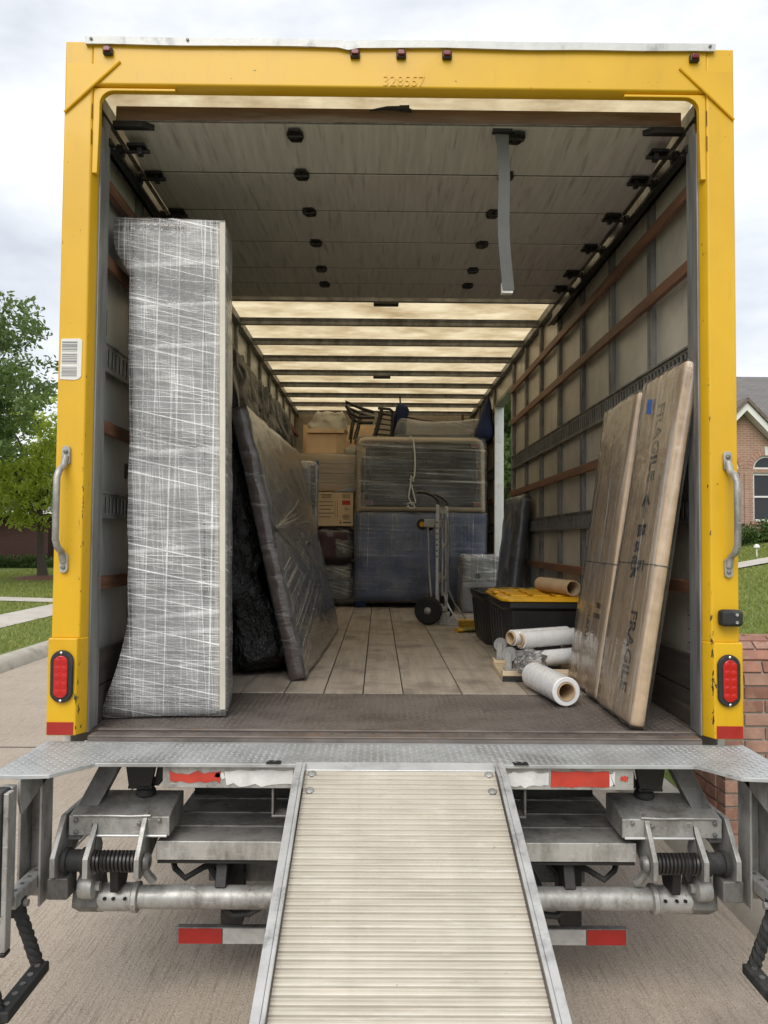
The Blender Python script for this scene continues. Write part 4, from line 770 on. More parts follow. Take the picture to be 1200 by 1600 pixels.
# ---- on top of it
ty = root('wrapped_coffee_table', 'low table in clear film lying on top of the wrapped loveseat', 'table', (.63, 5.95, B+1.892))
MB().box(-.52, .5, -.3, .25, .0, .05).build('top', 'slate', ty, .008)
for x in (-.48, .46):
    for y in (-.26, .21): MB().box(x-.02, x+.02, y-.02, y+.02, .0505, .215).build('leg', 'black_paint', ty, .004)
shell('stretch_film', 'film_clear', ty, -.545, .52, -.32, .27, .0, .225, .05, .014, 4, 91, lambda p: (p[0]*(1-.12*p[2]/.22), p[1], p[2]-.03*math.sin(PI*min(1, max(0, (p[0]+.54)/1.06)))*(p[2]/.22)), corner=.02)
br_ = MB().tube([(-.42+.24*i-.0, .0, .31-.05*math.sin(PI*i/4)-.01*i) for i in range(5)], .014, 8); br_.tube([(.28, 0, .22), (.28, 0, .34)], .016, 8)
o = br_.build('chair_stretcher', 'dark_wood', None, smooth=True); o.location = (.63, 6.0, B+1.892); tag(o, 'curved dark wooden rail lying across the top of the wrapped low table', 'rail')
fc = root('folded_camp_chair', 'folded blue camp chair standing upright between the dark chair and the wrapped low table', 'camp chair', (.155, 6.02, B+1.892), (0, R(6), 0))
shell('bag', 'blue_cloth', fc, -.07, .065, -.07, .07, 0, .44, .035, .016, 7, 95, None, corner=.02); MB().tube([(-.02, 0, .40), (-.045, 0, .56)], .010, 8).build('pole', 'black_paint', fc, smooth=True)
dc = root('spindle_chair', 'dark spindle-back chair lying on its side on top of the load', 'chair', (-.19, 6.1, B+1.9))
MB().box(-.02, .02, -.22, .2, 0, .40, Matrix.Translation((.05, 0, 0)) @ Matrix.Rotation(R(14), 4, 'Y')).build('seat', 'black_paint', dc, .012)
for y in (-.2, .18):
    MB().tube([(.10, y, .38), (.24, y, .37), (.275, y, .34), (.27, y, .2), (.25, y, .0)], .017, 8).build('leg', 'black_paint', dc, smooth=True)
    for i in range(5): MB().tube([(.10-.015*i, y, .33-.065*i), (.262, y, .30-.06*i)], .008, 6).build('stretcher', 'black_paint', dc, smooth=True)
for y in (-.2, .18):
    MB().tube([(.06, y, .33), (-.08, y, .37), (-.19, y, .415), (-.28, y, .455), (-.27, y, .40), (-.21, y, .31), (-.13, y, .27), (.04, y, .27)], .019, 8).build('arm', 'black_paint', dc, smooth=True)
    for k in range(2): MB().tube([(-.10-.08*k, y, .33), (-.14-.07*k, y, .16), (-.18-.05*k, y, .01)], .011, 6).build('spindle', 'black_paint', dc, smooth=True)
bgb = root('blue_cloth_bag', 'navy cloth bag hanging from the top of the right wall at the back', 'bag', (1.115, 5.62, B+1.86)); bgb.scale = (.8, .8, .8)
shell('cloth', 'blue_cloth', bgb, -.10, .09, -.2, .12, .02, .60, .04, .03, 5, 97, lambda p: (p[0]*(1-.75*max(0, p[2]-.15)/.45)+.05*max(0, p[2]-.15)/.45, p[1]*(1-.6*max(0, p[2]-.15)/.45), p[2]), corner=.03)
# ---- right side
cc = root('wrapped_appliance', 'low grey cabinet in shiny clear film behind the hand truck', 'cabinet', (.985, 5.12, B))
MB().box(-.19, .2, -.17, .2, 0, .57).build('body', 'slate', cc, .01); MB().lathe([(.035, 0), (.035, .012), (.02, .02)], 16, basis((-.03, -.171, .38), (0, -1, 0), (0, 0, 1))).build('knob', 'galv_dark', cc)
shell('stretch_film', 'film_heavy', cc, -.2, .21, -.195, .21, .3, .59, .03, .012, 7, 101, None, True, corner=.015); shell('stretch_film', 'film_clear', cc, -.2, .21, -.19, .21, 0, .32, .04, .01, 7, 102, None, corner=.01)
gq = root('quilted_panel', 'grey padded panel in a plastic sleeve leaning on the right wall near the side door', 'panel', (1.02, 3.62, B), (0, R(6.5), R(3)))
shell('padding', 'grey_quilt', gq, -.045, .05, -.2, .32, 0, 1.11, .04, .012, 5, 111, None, corner=.02); shell('plastic_sleeve', 'film_tight', gq, -.052, .058, -.208, .328, 0, 1.13, .04, .012, 6, 112, None, corner=.02)
# hand truck, turned side-on
ht = root('hand_truck', 'convertible aluminium hand truck with black tyres standing beside the blue dresser', 'hand truck', (.505, 3.99, B), (0, 0, R(-110)))
for s in (-1, 1):
    x = s*.155
    rl = MB().box(x-.014, x+.014, -.013, .013, .09, 1.06).build('rail', 'alu_bright', ht, .005)
    for i in range(7): MB().lathe([(.008, 0), (.008, .0015)], 8, basis((x+s*.014, .0, .60+i*.05), (s, 0, 0), (0, 0, 1))).build('hole', 'dark_hole', rl)
    MB().tube([(x, .01, 1.055), (x, .008, 1.09), (x, -.03, 1.13), (x, -.10, 1.165), (x, -.165, 1.175), (x, -.19, 1.17)], .012, 8).build('handle', 'black_plastic', ht, smooth=True)
    MB().tube([(x*.6, .03, .25), (x*.6, .03, .92), (x*.5, .02, .97), (x*.5, -.02, 1.02)], .009, 8).build('brace_tube', 'alu', ht, smooth=True)
    wl = MB().lathe([(.06, -.03), (.105, -.034), (.122, -.022), (.125, 0), (.122, .022), (.105, .034), (.06, .03)], 30, Matrix.Translation((s*.225, -.06, .125))).build('wheel', 'tyre', ht, smooth=True)
    MB().lathe([(.012, -.04), (.02, -.036), (.05, -.02), (.062, -.030), (.062, .030), (.05, .02), (.02, .036), (.012, .04)], 20, Matrix.Translation((s*.225, -.06, .125))).build('rim', 'galv', wl, smooth=True)
    cs = MB().lathe([(.02, -.014), (.05, -.016), (.053, 0), (.05, .016), (.02, .014)], 20, Matrix.Translation((s*.12, -.15, .885))).build('caster', 'rubber', ht, smooth=True); MB().lathe([(.0, -.017), (.024, -.018), (.024, .018), (0, .017)], 14, Matrix.Translation((s*.12, -.15, .885))).build('rim', 'yellow_plastic', cs, smooth=True)
    MB().box(s*.12-.02, s*.12+.02, -.13, -.015, .86, .93).build('caster_fork', 'alu', ht, .004)
    MB().tube([(s*.155, -.06, .125), (s*.26, -.06, .125)], .01, 8).build('axle', 'galv_dark', ht, smooth=True)
    MB().tube([(x*.8, -.10, .90), (x*.8, -.085, .5), (x*.8, -.06, .18)], .008, 8).build('rear_tube', 'alu', ht, smooth=True)
for z in (.12, .40, .70, 1.0): MB().box(-.139, .139, .0, .02, z-.018, z+.018).build('cross_bar', 'alu', ht, .004)
MB().box(-.06, .06, -.0205, -.012, .36, .45).build('name_plate', 'label_grey', ht); MB().box(-.045, .045, -.0225, -.021, .39, .42).build('plate_print', 'ink', ht)
MB().box(-.20, .20, .036, .22, .0, .010).box(-.16, .16, .0, .036, .0, .09).build('toe_plate', 'alu', ht, .003)
for s in (-1, 1): MB().tube([(s*.1, .03, .3), (s*.12, .1, .15), (s*.14, .2, .012)], .008, 6).build('toe_brace', 'alu', ht, smooth=True)
# totes
def tote(name, label, x0, x1, y0, y1, h, lid):
    t = root(name, label, 'tote', ((x0+x1)/2, (y0+y1)/2, B)); hx, hy = (x1-x0)/2, (y1-y0)/2; k = .84
    v = []
    def ring(sx, sy, z, c): return [(sx*a, sy*b, z) for a, b in ((-1+c, -1), (1-c, -1), (1, -1+c), (1, 1-c), (1-c, 1), (-1+c, 1), (-1, 1-c), (-1, -1+c))]
    v = ring(hx*k, hy*k, 0, .18)+ring(hx*.95, hy*.95, h*.86, .18)+ring(hx, hy, h*.9, .16)+ring(hx, hy, h, .16)+ring(hx*.93, hy*.93, h, .16)+ring(hx*.9, hy*.9, h*.8, .18)+ring(hx*.78, hy*.78, .02, .18)
    fc_ = [(i*8+j, i*8+(j+1) % 8, (i+1)*8+(j+1) % 8, (i+1)*8+j) for i in range(6) for j in range(8)]+[tuple(range(8))[::-1], tuple(range(48, 56))]
    MB().add(v, fc_).build('tub', 'black_plastic', t, .006)
    for i in range(5):
        yy = -hy*.6+i*hy*.3; MB().add([(-hx*(k+.005), yy-.02, .02), (-hx*(k+.005), yy+.02, .02), (-hx*.955, yy+.02, h*.82), (-hx*.955, yy-.02, h*.82), (-hx*(k+.005)-.01, yy-.014, .03), (-hx*(k+.005)-.01, yy+.014, .03), (-hx*.955-.008, yy+.014, h*.8), (-hx*.955-.008, yy-.014, h*.8)], [(0, 3, 2, 1), (4, 5, 6, 7), (0, 1, 5, 4), (1, 2, 6, 5), (2, 3, 7, 6), (3, 0, 4, 7)]).build('side_rib', 'black_plastic', t)
    if lid:
        l = MB().add(ring(hx*1.03, hy*1.03, h+.002, .14)+ring(hx*1.03, hy*1.03, h+.016, .14)+ring(hx*.97, hy*.97, h+.03, .14)+ring(hx*.86, hy*.9, h+.032, .12)+ring(hx*.84, hy*.88, h+.022, .12), [(i*8+j, i*8+(j+1) % 8, (i+1)*8+(j+1) % 8, (i+1)*8+j) for i in range(4) for j in range(8)]+[tuple(range(8))[::-1], tuple(range(32, 40))]).build('lid', 'yellow_plastic', t, .003)
        for yy in (-.5, 0, .5):
            for xx in (-.55, .0, .55): MB().box(xx*hx-.05, xx*hx+.05, yy*hy-.07, yy*hy+.07, h+.0225, h+.036).build('lid_rib', 'yellow_plastic', l, .004)
        for xx in (-1, 1): MB().box(xx*hx*.97-.02, xx*hx*.97+.02, -.07, .07, h+.0305, h+.044).build('latch', 'yellow_plastic', l, .004)
    return t
tote('lidded_tote', 'black storage tote closed with a yellow lid, behind the furniture dolly', .68, 1.185, 1.66, 2.42, .375, True)
tote('open_tote', 'open black storage tote behind the yellow-lidded one', .66, 1.17, 2.46, 3.2, .37, False)
def glove(name, label, loc, rz, sc_=1.):
    o = root(name, label, 'glove', loc, (0, 0, rz)); m_ = MB(); m_.tube([(0, 0, .012), (.05*sc_, 0, .02), (.10*sc_, 0, .018), (.13*sc_, 0, .012)], .04, 10, rr=[.03*sc_, .042*sc_, .044*sc_, .03*sc_], flat=.4)
    for i, (dy, ln) in enumerate(((-.03, .06), (-.01, .075), (.012, .07), (.033, .052))): m_.tube([(.115*sc_, dy*sc_, .014), (.115*sc_+ln*.5*sc_, dy*1.2*sc_, .02), (.115*sc_+ln*sc_, dy*1.35*sc_, .010)], .011*sc_, 7)
    m_.tube([(.05*sc_, .035*sc_, .014), (.075*sc_, .065*sc_, .018), (.10*sc_, .075*sc_, .012)], .012*sc_, 7); m_.build('hand', 'work_glove', o, smooth=True); MB().tube([(-.035*sc_, 0, .014), (.004, 0, .016)], .036*sc_, 10, flat=.45).build('cuff', 'yellow_strap', o, smooth=True); return o
for i, (x, y, rz) in enumerate(((.76, 2.55, .3), (.87, 2.52, 1.2), (.97, 2.56, .1))):
    o = glove('work_glove', ['work glove draped at the left corner of the open black tote', 'work glove lying in the middle of the gloves on the open tote', 'work glove nearest the grey panel on the open tote rim'][i], (x, y, B+.372), rz, 1.05); o['group'] = 'work gloves on the open tote'
MB()
ov = root('tote_contents', 'dark folded blankets filling the open black tote', 'blankets', (.915, 2.83, B+.03)); shell('blanket', 'blanket_dark', ov, -.20, .20, -.29, .29, 0, .335, .05, .02, 5, 121, None, corner=.03)
glove('work_glove', 'olive work glove on the planks in front of the yellow straps', (.60, 3.28, B+.002), .4, 1.1)
ys_ = root('ratchet_strap_bundle', 'bundle of folded yellow straps on the floor beside the hand truck', 'straps', (.70, 3.42, B)); 
random.seed(9)
for i in range(9):
    z = .008+i*.009; MB().box(-.10+random.uniform(-.015, .01), .12+random.uniform(-.01, .02), -.05, .05, z, z+.006, Matrix.Rotation(random.uniform(-.15, .15), 4, 'Z')).build('strap_fold', 'yellow_strap', ys_, .002)
# furniture dolly, upside down
dl = root('furniture_dolly', 'wooden furniture dolly lying upside down with its casters pointing up', 'dolly', (.83, 1.37, B), (0, 0, R(-2)))
for y in (-.20, .20): MB().box(-.235, .235, y-.04, y+.04, .028, .055).build('deck_board', 'pale_wood', dl, .004)
for x in (-.195, .195): MB().box(x-.04, x+.04, -.24, .24, .0, .0275).build('rail', 'pale_wood', dl, .004)
MB().box(-.2355, -.12, -.2415, -.2402, .0, .0275).build('carpet_end', 'rubber', dl)
for x in (-.19, .19):
    for y in (-.19, .19):
        c_ = MB().lathe([(.018, -.013), (.038, -.015), (.041, 0), (.038, .015), (.018, .013)], 22, Matrix.Translation((x, y, .135)) @ Matrix.Rotation(R(62 if x < 0 else 20), 4, 'Z')).build('caster', 'primer_grey', dl, smooth=True)
        mm = Matrix.Translation((x, y, .135)) @ Matrix.Rotation(R(62 if x < 0 else 20), 4, 'Z'); MB().lathe([(.0, -.0165), (.02, -.017), (.02, .017), (0, .0165)], 14, mm).build('hub', 'chrome', c_, smooth=True)
        MB().box(-.022, -.0185, -.018, .018, -.075, .012, mm).box(.0185, .022, -.018, .018, -.075, .012, mm).build('fork', 'galv', c_, .002); MB().box(x-.035, x+.035, y-.035, y+.035, .0553, .0605).build('caster_plate', 'galv', dl, .002)
# rolls of film stacked on the dolly
ax = Vector((.86, .5, 0)).normalized()
for i, (p, lb) in enumerate((((.655, 1.25, 1.165), 'upper left used film roll of three stacked on the dolly'), ((.70, 1.235, 1.155), 'upper right film roll of three stacked on the dolly, nearest the big box'), ((.735, 1.20, 1.056), 'lowest film roll of three stacked on the dolly'))):
    t = root('film_roll', lb, 'film roll', p); t['group'] = 'film rolls on the dolly'; ln = .40
    MB().ringtube(-ax*.012, ax*(ln+.012), .036, .030, 22).build('core', 'tube_card', t, smooth=True); MB().ringtube((0, 0, 0), ax*ln, .046 if i == 1 else .043, .0365, 22).build('film', 'film_solid', t, smooth=True)
t = root('cardboard_tube', 'short empty cardboard tube lying on the yellow tote lid', 'tube', (1.0, 2.12, B+.375+.062+.022), (0, 0, 0)); MB().ringtube((0, 0, 0), (.10, -.44, 0), .046, .041, 26).build('tube', 'tube_card', t, smooth=True)
# big film roll at the front
fr_ = root('stretch_film_roll', 'thick roll of clear stretch film lying on the steel floor plate', 'film roll', (.775, .54, B+.0665))
dv = Vector((-.06, .42, .0)).normalized(); MB().ringtube((0, 0, 0), dv*.42, .0655, .041, 34).build('film', 'film_solid', fr_, .006); MB().ringtube(-dv*.004, dv*.43, .0405, .0365, 30).build('core', 'tube_card', fr_, smooth=True)
cf = dv*.47+Vector((-.01, .0, .03)); shell('loose_film', 'film_clear', fr_, cf.x-.07, cf.x+.06, cf.y-.07, cf.y+.07, cf.z-.06, cf.z+.06, .018, .04, 11, 131, lambda p: (p[0], p[1], max(p[2], -.062)), True, corner=.03); 
# ---- the two fragile cartons leaning on the right wall
def fragile(name, label, y0, y1, xb, lean, h, th, seed, mark):
    t = root(name, label, 'carton', (xb, (y0+y1)/2, B+.012), (0, R(lean), R(mark)));  hw = (y1-y0)/2
    MB().box(-th/2, th/2, -hw, hw, .003, h).build('box', 'cardboard', t, .012); MB().box(-th/2-.0022, th/2+.002, -hw-.0022, hw+.002, h*.435, h*.438).build('joint', 'ink_soft', t)
    return t, th, hw, h
t, th, hw, h = fragile('fragile_carton', 'tall brown carton marked FRAGILE in clear film, leaning by the right post', .11, .555, .945, 9.0, 1.465, .055, 1, 0)
fx = -th/2-.0015; 
# text runs downwards on the wide face (which looks towards -x)
def face_m(y, z): return basis((fx, y, z), (0, 0, -1), (0, -1, 0))
text('lettering', 'FRAGILE', 'ink_soft', t, .105, face_m(-.02, 1.16), .0004, .002, sx=.86); text('lettering', 'FRAGILE', 'ink_soft', t, .105, face_m(-.07, .28), .0004, .002, sx=.86)
hw_ = MB()
def pen(pts, w_=.0052):
    pth = [Vector((fx-.003, -.02+a, b)) for a, b in pts]; hw_.tube(pth, w_, 5, flat=1.)
pen([(.0, .83), (.0, .925)], .004); pen([(.04, .885), (.0, .93), (-.04, .89)], .004)
# handwritten "Back", reading downwards (baseline towards +y)
def wr(pts, z0): pen([(.045-.075*b, z0-.075*a) for a, b in pts])
wr([(0, 0), (0, 1.1), (.45, 1.0), (.5, .8), (.1, .6), (.55, .45), (.6, .15), (.05, .05)], .80); wr([(.45, .55), (.15, .5), (.05, .2), (.3, .05), (.5, .3), (.5, .55), (.5, .05), (.65, .05)], .735); wr([(.45, .5), (.15, .5), (.05, .2), (.2, .0), (.5, .1)], .675); wr([(0, 1.0), (.05, 0), (.1, .35), (.5, .6), (.15, .35), (.55, 0)], .62)
for i in range(5): pen([(-.08+i*.035, .652), (-.075+i*.033, .61+(i % 2)*.015)], .0022)
pen([(-.08, .652), (.06, .645)], .0025)
hw_.build('handwriting', 'ink', t); MB().prism([(.05, 1.29), (.115, 1.30), (.12, 1.365), (.06, 1.355)], 'x', fx-.016, fx-.0145).build('tape', 'blue_tape', t)
shell('stretch_film', 'film_card', t, -th/2-.008, th/2+.008, -hw-.01, hw+.008, 0, h+.008, .022, .009, 5, 141, None, corner=.012, aniso=(1, 4.5, .35))
t, th, hw, h = fragile('fragile_carton', 'brown carton with faint print in clear film, leaning behind the FRAGILE carton', .60, 1.15, .965, 8.2, 1.43, .07, 2, -2)
fx = -th/2-.0015; text('lettering', 'FRAGILE', 'ink_soft', t, .07, face_m(.05, .30), .0004, .001, sx=.86)
for z, s_ in ((.42, .05), (.37, .05)): MB().box(fx-.0006, fx+.0005, -.16, -.04, z-.012, z+.012).build('print_mark', 'ink_soft', t)
shell('stretch_film', 'film_card', t, -th/2-.008, th/2+.008, -hw-.008, hw+.008, 0, h+.008, .022, .009, 5, 151, None, corner=.012, aniso=(1, 4.5, .35))
# ================================================================ BACKGROUND
def leaves(name, parent, mat, clusters, per, rad, size, seed, flat=.75):
    r = np.random.default_rng(seed); n = len(clusters)*per; c = np.repeat(np.asarray(clusters, float), per, 0); d = r.normal(0, 1, (n, 3)); d /= np.linalg.norm(d, axis=1)[:, None]; p = c+d*(rad*r.random(n)**.45)[:, None]*np.array([1, 1, flat])
    a = r.normal(0, 1, (n, 3)); a[:, 2] -= .3; a /= np.linalg.norm(a, axis=1)[:, None]; b = np.cross(a, r.normal(0, 1, (n, 3))+np.array([0, 0, 1.2])); b /= np.linalg.norm(b, axis=1)[:, None]
    s = size*r.uniform(.6, 1.25, n)[:, None]; v = np.stack([p-a*s, p+b*s*.45+a*s*.05, p+a*s, p-b*s*.45+a*s*.05], 1).reshape(-1, 3)
    return link(name, npmesh(name, v, np.arange(4*n).reshape(-1, 4)), mat, parent)
def tree(label, loc, crown_c, rad, mat, seed, ncl=420, per=46, clr=.42, leaf=.085, trunk_r=.15, cat='tree', hollow=.45, name='tree'):
    r = random.Random(seed); t = root(name, label, cat, loc); cx, cyy, cz = crown_c; top = Vector((cx, cyy, cz))
    m_ = MB(); p0 = Vector((0, 0, 0)); tr = []
    for i in range(8):
        k = i/7; tr.append(p0.lerp(top*1.0, k)+Vector((r.uniform(-.03, .03), r.uniform(-.03, .03), 0))*(1 if 0 < i < 7 else 0))
    m_.tube(tr, trunk_r, 10, rr=[trunk_r*(1.35 if i == 0 else 1-.6*i/7) for i in range(8)])
    for i in range(16):
        k = r.uniform(.42, .95); b = p0.lerp(top, k); a = r.uniform(0, 2*PI); e = Vector((cx+rad[0]*.8*math.cos(a)*r.uniform(.5, 1), cyy+rad[1]*.8*math.sin(a)*r.uniform(.5, 1), cz+rad[2]*r.uniform(-.5, .75))); mid = b.lerp(e, .5)+Vector((r.uniform(-.2, .2), r.uniform(-.2, .2), r.uniform(0, .3)))
        m_.tube([b, mid, e], .05, 6, rr=[trunk_r*.42, trunk_r*.25, .012])
    m_.build('trunk', 'bark', t, smooth=True)
    cl_ = []
    while len(cl_) < ncl:
        q = Vector((r.gauss(0, 1), r.gauss(0, 1), r.gauss(0, 1))).normalized()*(r.random()**(hollow)); n_ = mnoise.noise(Vector((q.x*1.7+seed, q.y*1.7, q.z*1.7)))
        if n_ < -.28: continue
        s_ = 1+.38*mnoise.noise(q.normalized()*2.1+Vector((seed*2.2, 0, 0))); cl_.append((cx+q.x*rad[0]*s_, cyy+q.y*rad[1]*s_, cz+q.z*rad[2]*s_))
    leaves('crown', t, mat, cl_, per, clr, leaf, seed); return t
tree('large dark green leafy tree at the left edge of the picture', (-13.4, 17.2, zl(-13.4)), (.7, .4, 5.9), (3.4, 3.2, 2.7), 'leaf_dark', 3, 560, 60, .40, .095, .2)
t = tree('bright green young tree with a dark straight trunk on the left lawn', (-11.45, 22.9, zl(-11.5)), (-.3, 0, 3.9), (2.7, 2.4, 2.3), 'leaf_light', 8, 380, 40, .36, .095, .15)
mu = MB()
rings = []
for k, (rr_, zz) in enumerate(((.0, .14), (.5, .11), (.9, .05), (1.15, 0))): rings += [(rr_*(1+.1*math.sin(j*2.3+k))*math.cos(j*2*PI/20), rr_*(1+.1*math.sin(j*2.3+k))*math.sin(j*2*PI/20), zz) for j in range(20)]
mu.add(rings, [(k*20+j, k*20+(j+1) % 20, (k+1)*20+(j+1) % 20, (k+1)*20+j) for k in range(3) for j in range(20)]).build('mulch_ring', 'mulch', t, smooth=True)
tree('leafy green tree seen through the open side door of the truck', (3.0, 15.5, zr(3.0)), (.1, 0, 3.5), (2.2, 2.2, 2.7), 'leaf_mid', 14, 360, 54, .38, .085, .12)
tree('mid green tree standing far behind the yellow post on the left', (-8.5, 36, .3), (0, 0, 4.6), (3.0, 3.0, 2.7), 'leaf_mid', 23, 330, 46, .5, .12, .2)
tree('dark green tree in front of the red brick house at far left', (-19.5, 25, .3), (0, 0, 4.6), (3.2, 3.2, 2.8), 'leaf_dark', 31, 330, 46, .5, .12, .2)
tree('rounded green tree on the lawn beyond the front of the truck', (6.5, 30, .9), (0, 0, 4.2), (3.0, 3.0, 2.6), 'leaf_mid', 37, 300, 46, .5, .12, .2)
# crepe myrtle stems by the far house
cm = root('crepe_myrtle', 'small pale multi-stemmed tree beside the far red brick house', 'tree', (-16.9, 29.0, .3)); mm = MB(); r_ = random.Random(2)
for i in range(6): a = i*1.05; mm.tube([(0, 0, 0), (.15*math.cos(a), .15*math.sin(a), .8), (.35*math.cos(a)+r_.uniform(-.1, .1), .3*math.sin(a), 1.8), (.7*math.cos(a), .6*math.sin(a), 2.8)], .05, 6, rr=[.05, .04, .03, .012])
mm.build('trunk', 'kerb_concrete', cm, smooth=True); leaves('crown', cm, 'leaf_mid', [(r_.uniform(-.9, .9), r_.uniform(-.8, .8), r_.uniform(2.3, 3.3)) for _ in range(50)], 40, .3, .07, 5)
def hedge(label, loc, lx, ly, h, seed, mat='hedge_leaf', group=None):
    t = root('hedge', label, 'hedge', loc, group=group); r_ = random.Random(seed); m_ = MB()
    for i in range(7): m_.tube([(-lx/2+lx*(i+.5)/7, 0, -.3), (-lx/2+lx*(i+.5)/7+r_.uniform(-.2, .2), r_.uniform(-.1, .1), h*.8)], .02, 5)
    m_.build('stems', 'bark', t); leaves('foliage', t, mat, [(r_.uniform(-lx/2, lx/2), r_.uniform(-ly/2, ly/2), r_.uniform(.0, h)*(.85+.15*math.sin(i))) for i in range(int(60*lx*ly*h)+60)], 60, .2, .05, seed); return t
# ---- brick house on the right
HZ = 1.82; hs = root('brick_house', 'pink brick house with a steep front gable and arched windows, right of the truck', 'house', (10.6, 19.2, HZ))
def wall_with_holes(m_, pts): pass
gw, gh = 2.6, 1.0   # half width of the gable, eave height
apex = 3.72; sl_ = (apex-gh)/gw
wins = [(-.47, .40), (.73, .40)]   # centre x, half width
# front wall assembled round the window openings
zs0, zsp = .52, 1.86          # sill, springing
xs = [-gw]; 
for c, hw in wins: xs += [c-hw, c+hw]
xs += [gw]; wl = MB(); roofz = lambda x: apex-abs(x)*sl_
for i in range(0, len(xs), 2):
    a, b = xs[i], xs[i+1]; pp = [(a, -1.2), (b, -1.2), (b, roofz(b)-.0)]
    if a < 0 < b: pp.append((0, apex))
    pp.append((a, roofz(a))); wl.prism(pp, 'y', 0, .25)
for c, hw in wins:
    wl.prism([(c-hw, -1.2), (c+hw, -1.2), (c+hw, zs0), (c-hw, zs0)], 'y', 0, .25)
    arc = [(c+hw*math.cos(PI*i/14), 2.06+hw*math.sin(PI*i/14)) for i in range(15)]
    top = [(c-hw, roofz(c-hw))]+([(0, apex)] if c-hw < 0 < c+hw else [])+[(c+hw, roofz(c+hw))]
    wl.prism(arc[::-1]+top[::-1] if False else [*arc, *top], 'y', 0, .25)
wl.build('wall', 'house_brick', hs)
for c, hw in wins:
    fr = MB(); o2 = lambda k, z0: [(c-hw*k, z0)]
    wn_ = MB().box(c-hw, c+hw, .10, .13, zs0, 1.98).build('window', 'dark_glass', hs)
    MB().box(c-hw, c-hw+.05, .05, .1, zs0, 1.95).box(c+hw-.05, c+hw, .05, .1, zs0, 1.95).box(c-hw+.05, c+hw-.05, .05, .1, zs0, zs0+.06).box(c-hw+.05, c+hw-.05, .05, .1, 1.88, 1.95).box(c-hw+.05, c+hw-.05, .05, .098, 1.22, 1.27).build('window_frame', 'white_trim', wn_)
    MB().box(c-hw, c+hw, .0, .25, 1.95, 2.06).build('lintel', 'house_brick', hs)
    aw = MB().prism([(c+hw*math.cos(PI*i/14), 2.06+hw*math.sin(PI*i/14)) for i in range(15)], 'y', .10, .13).build('window', 'dark_glass', hs, label='half-round window above the tall pane')
    ring = [(c+hw*math.cos(PI*i/14), 2.06+hw*math.sin(PI*i/14)) for i in range(15)]+[(c+(hw-.06)*math.cos(PI*i/14), 2.06+(hw-.06)*math.sin(PI*i/14)) for i in range(14, -1, -1)]
    MB().prism(ring, 'y', .05, .1).box(c-hw+.06, c+hw-.06, .05, .1, 2.06, 2.11).build('window_frame', 'white_trim', aw)
    MB().prism([(c-.07, 2.06+hw+.26), (c+.07, 2.06+hw+.26), (c+.045, 2.06+hw-.0), (c-.045, 2.06+hw-.0)], 'y', -.03, .02).build('keystone', 'white_trim', hs)
    for i in range(15):
        a0, a1 = PI*i/15+.02, PI*(i+1)/15-.02; MB().prism([(c+q*math.cos(a), 2.06+q*math.sin(a)) for q, a in ((hw+.01, a0), (hw+.2, a0), (hw+.2, a1), (hw+.01, a1))], 'y', -.012, .01).build('arch_brick', 'brick_pink', hs)
    MB().box(c-hw-.08, c+hw+.08, -.05, .1, zs0-.09, zs0-.002).build('sill', 'brick_pink', hs)
MB().box(-.07+.13, .07+.13, -.03, .0, -.6, 1.93).build('pilaster', 'house_brick', hs)
for s in (-1, 1):
    e = gw+.35; MB().prism([(0, apex+.02), (0, apex+.26), (s*e, apex-sl_*e+.26), (s*e, apex-sl_*e+.02)], 'y', -.35, -.28).build('rake_board', 'white_trim', hs)
    MB().prism([(0, apex+.02), (0, apex+.06), (s*e, apex-sl_*e+.06), (s*e, apex-sl_*e+.02)], 'y', -.28, 0).build('soffit', 'white_trim', hs)
    MB().prism([(0, apex+.27), (0, apex+.40), (s*(e+.1), apex-sl_*(e+.1)+.40), (s*(e+.1), apex-sl_*(e+.1)+.27)], 'y', -.42, 4.5).build('roof', 'shingle_brown', hs)
    MB().box(s*(gw-.2), s*gw, .25, 4.2, -1.2, gh).build('wall', 'house_brick', hs)
MB().box(gw+.0, gw+9, 1.2, 1.45, -1.2, 2.4).box(-gw-3.2, -gw, 1.2, 1.45, -1.2, 2.4).box(-gw-3.2, -gw-2.95, 1.45, 10, -1.2, 2.4).build('wall', 'house_brick', hs)
x0, x1 = -gw-3.7, gw+9.5
MB().add([(x0, .8, 2.35), (x1, .8, 2.35), (x1-4.5, 6.3, 6.2), (x0+4.5, 6.3, 6.2), (x0, 11.8, 2.35), (x1, 11.8, 2.35)], [(0, 1, 2, 3), (0, 3, 4), (1, 5, 2), (3, 2, 5, 4), (0, 4, 5, 1)]).build('roof', 'shingle_grey', hs)
MB().add([(2.2, .3, 2.1), (7.2, .3, 2.1), (4.7, .3, 4.9), (4.7, 6.0, 4.9)], [(0, 2, 3), (1, 3, 2), (0, 1, 2)]).build('roof', 'shingle_grey', hs)
MB().prism([(2.05, 2.05), (4.7, 5.02), (7.35, 2.05), (7.15, 2.05), (4.7, 4.85), (2.25, 2.05)], 'y', .18, .26).build('rake_board', 'white_trim', hs)
for x in (2.9, 5.3): MB().box(x, x+1.2, 1.17, 1.21, .3, 1.9).build('window', 'dark_glass', hs)
hedge('clipped green hedge along the front of the pink brick house', (10.6, 17.9, zr(10.6)-.35), 7.0, 1.3, .95, 4)
# small garden light stake near the walk
gl_ = root('garden_light', 'tiny white garden light stake beside the front walk', 'lamp', (8.55, 14.3, zr(8.55))); MB().tube([(0, 0, 0), (0, 0, .2)], .015, 6).build('stake', 'white_plastic', gl_); MB().lathe([(.02, 0), (.07, .02), (.05, .08), (.01, .1)], 10, basis((0, 0, .2), (0, 0, 1), (1, 0, 0))).build('lamp_head', 'white_plastic', gl_)
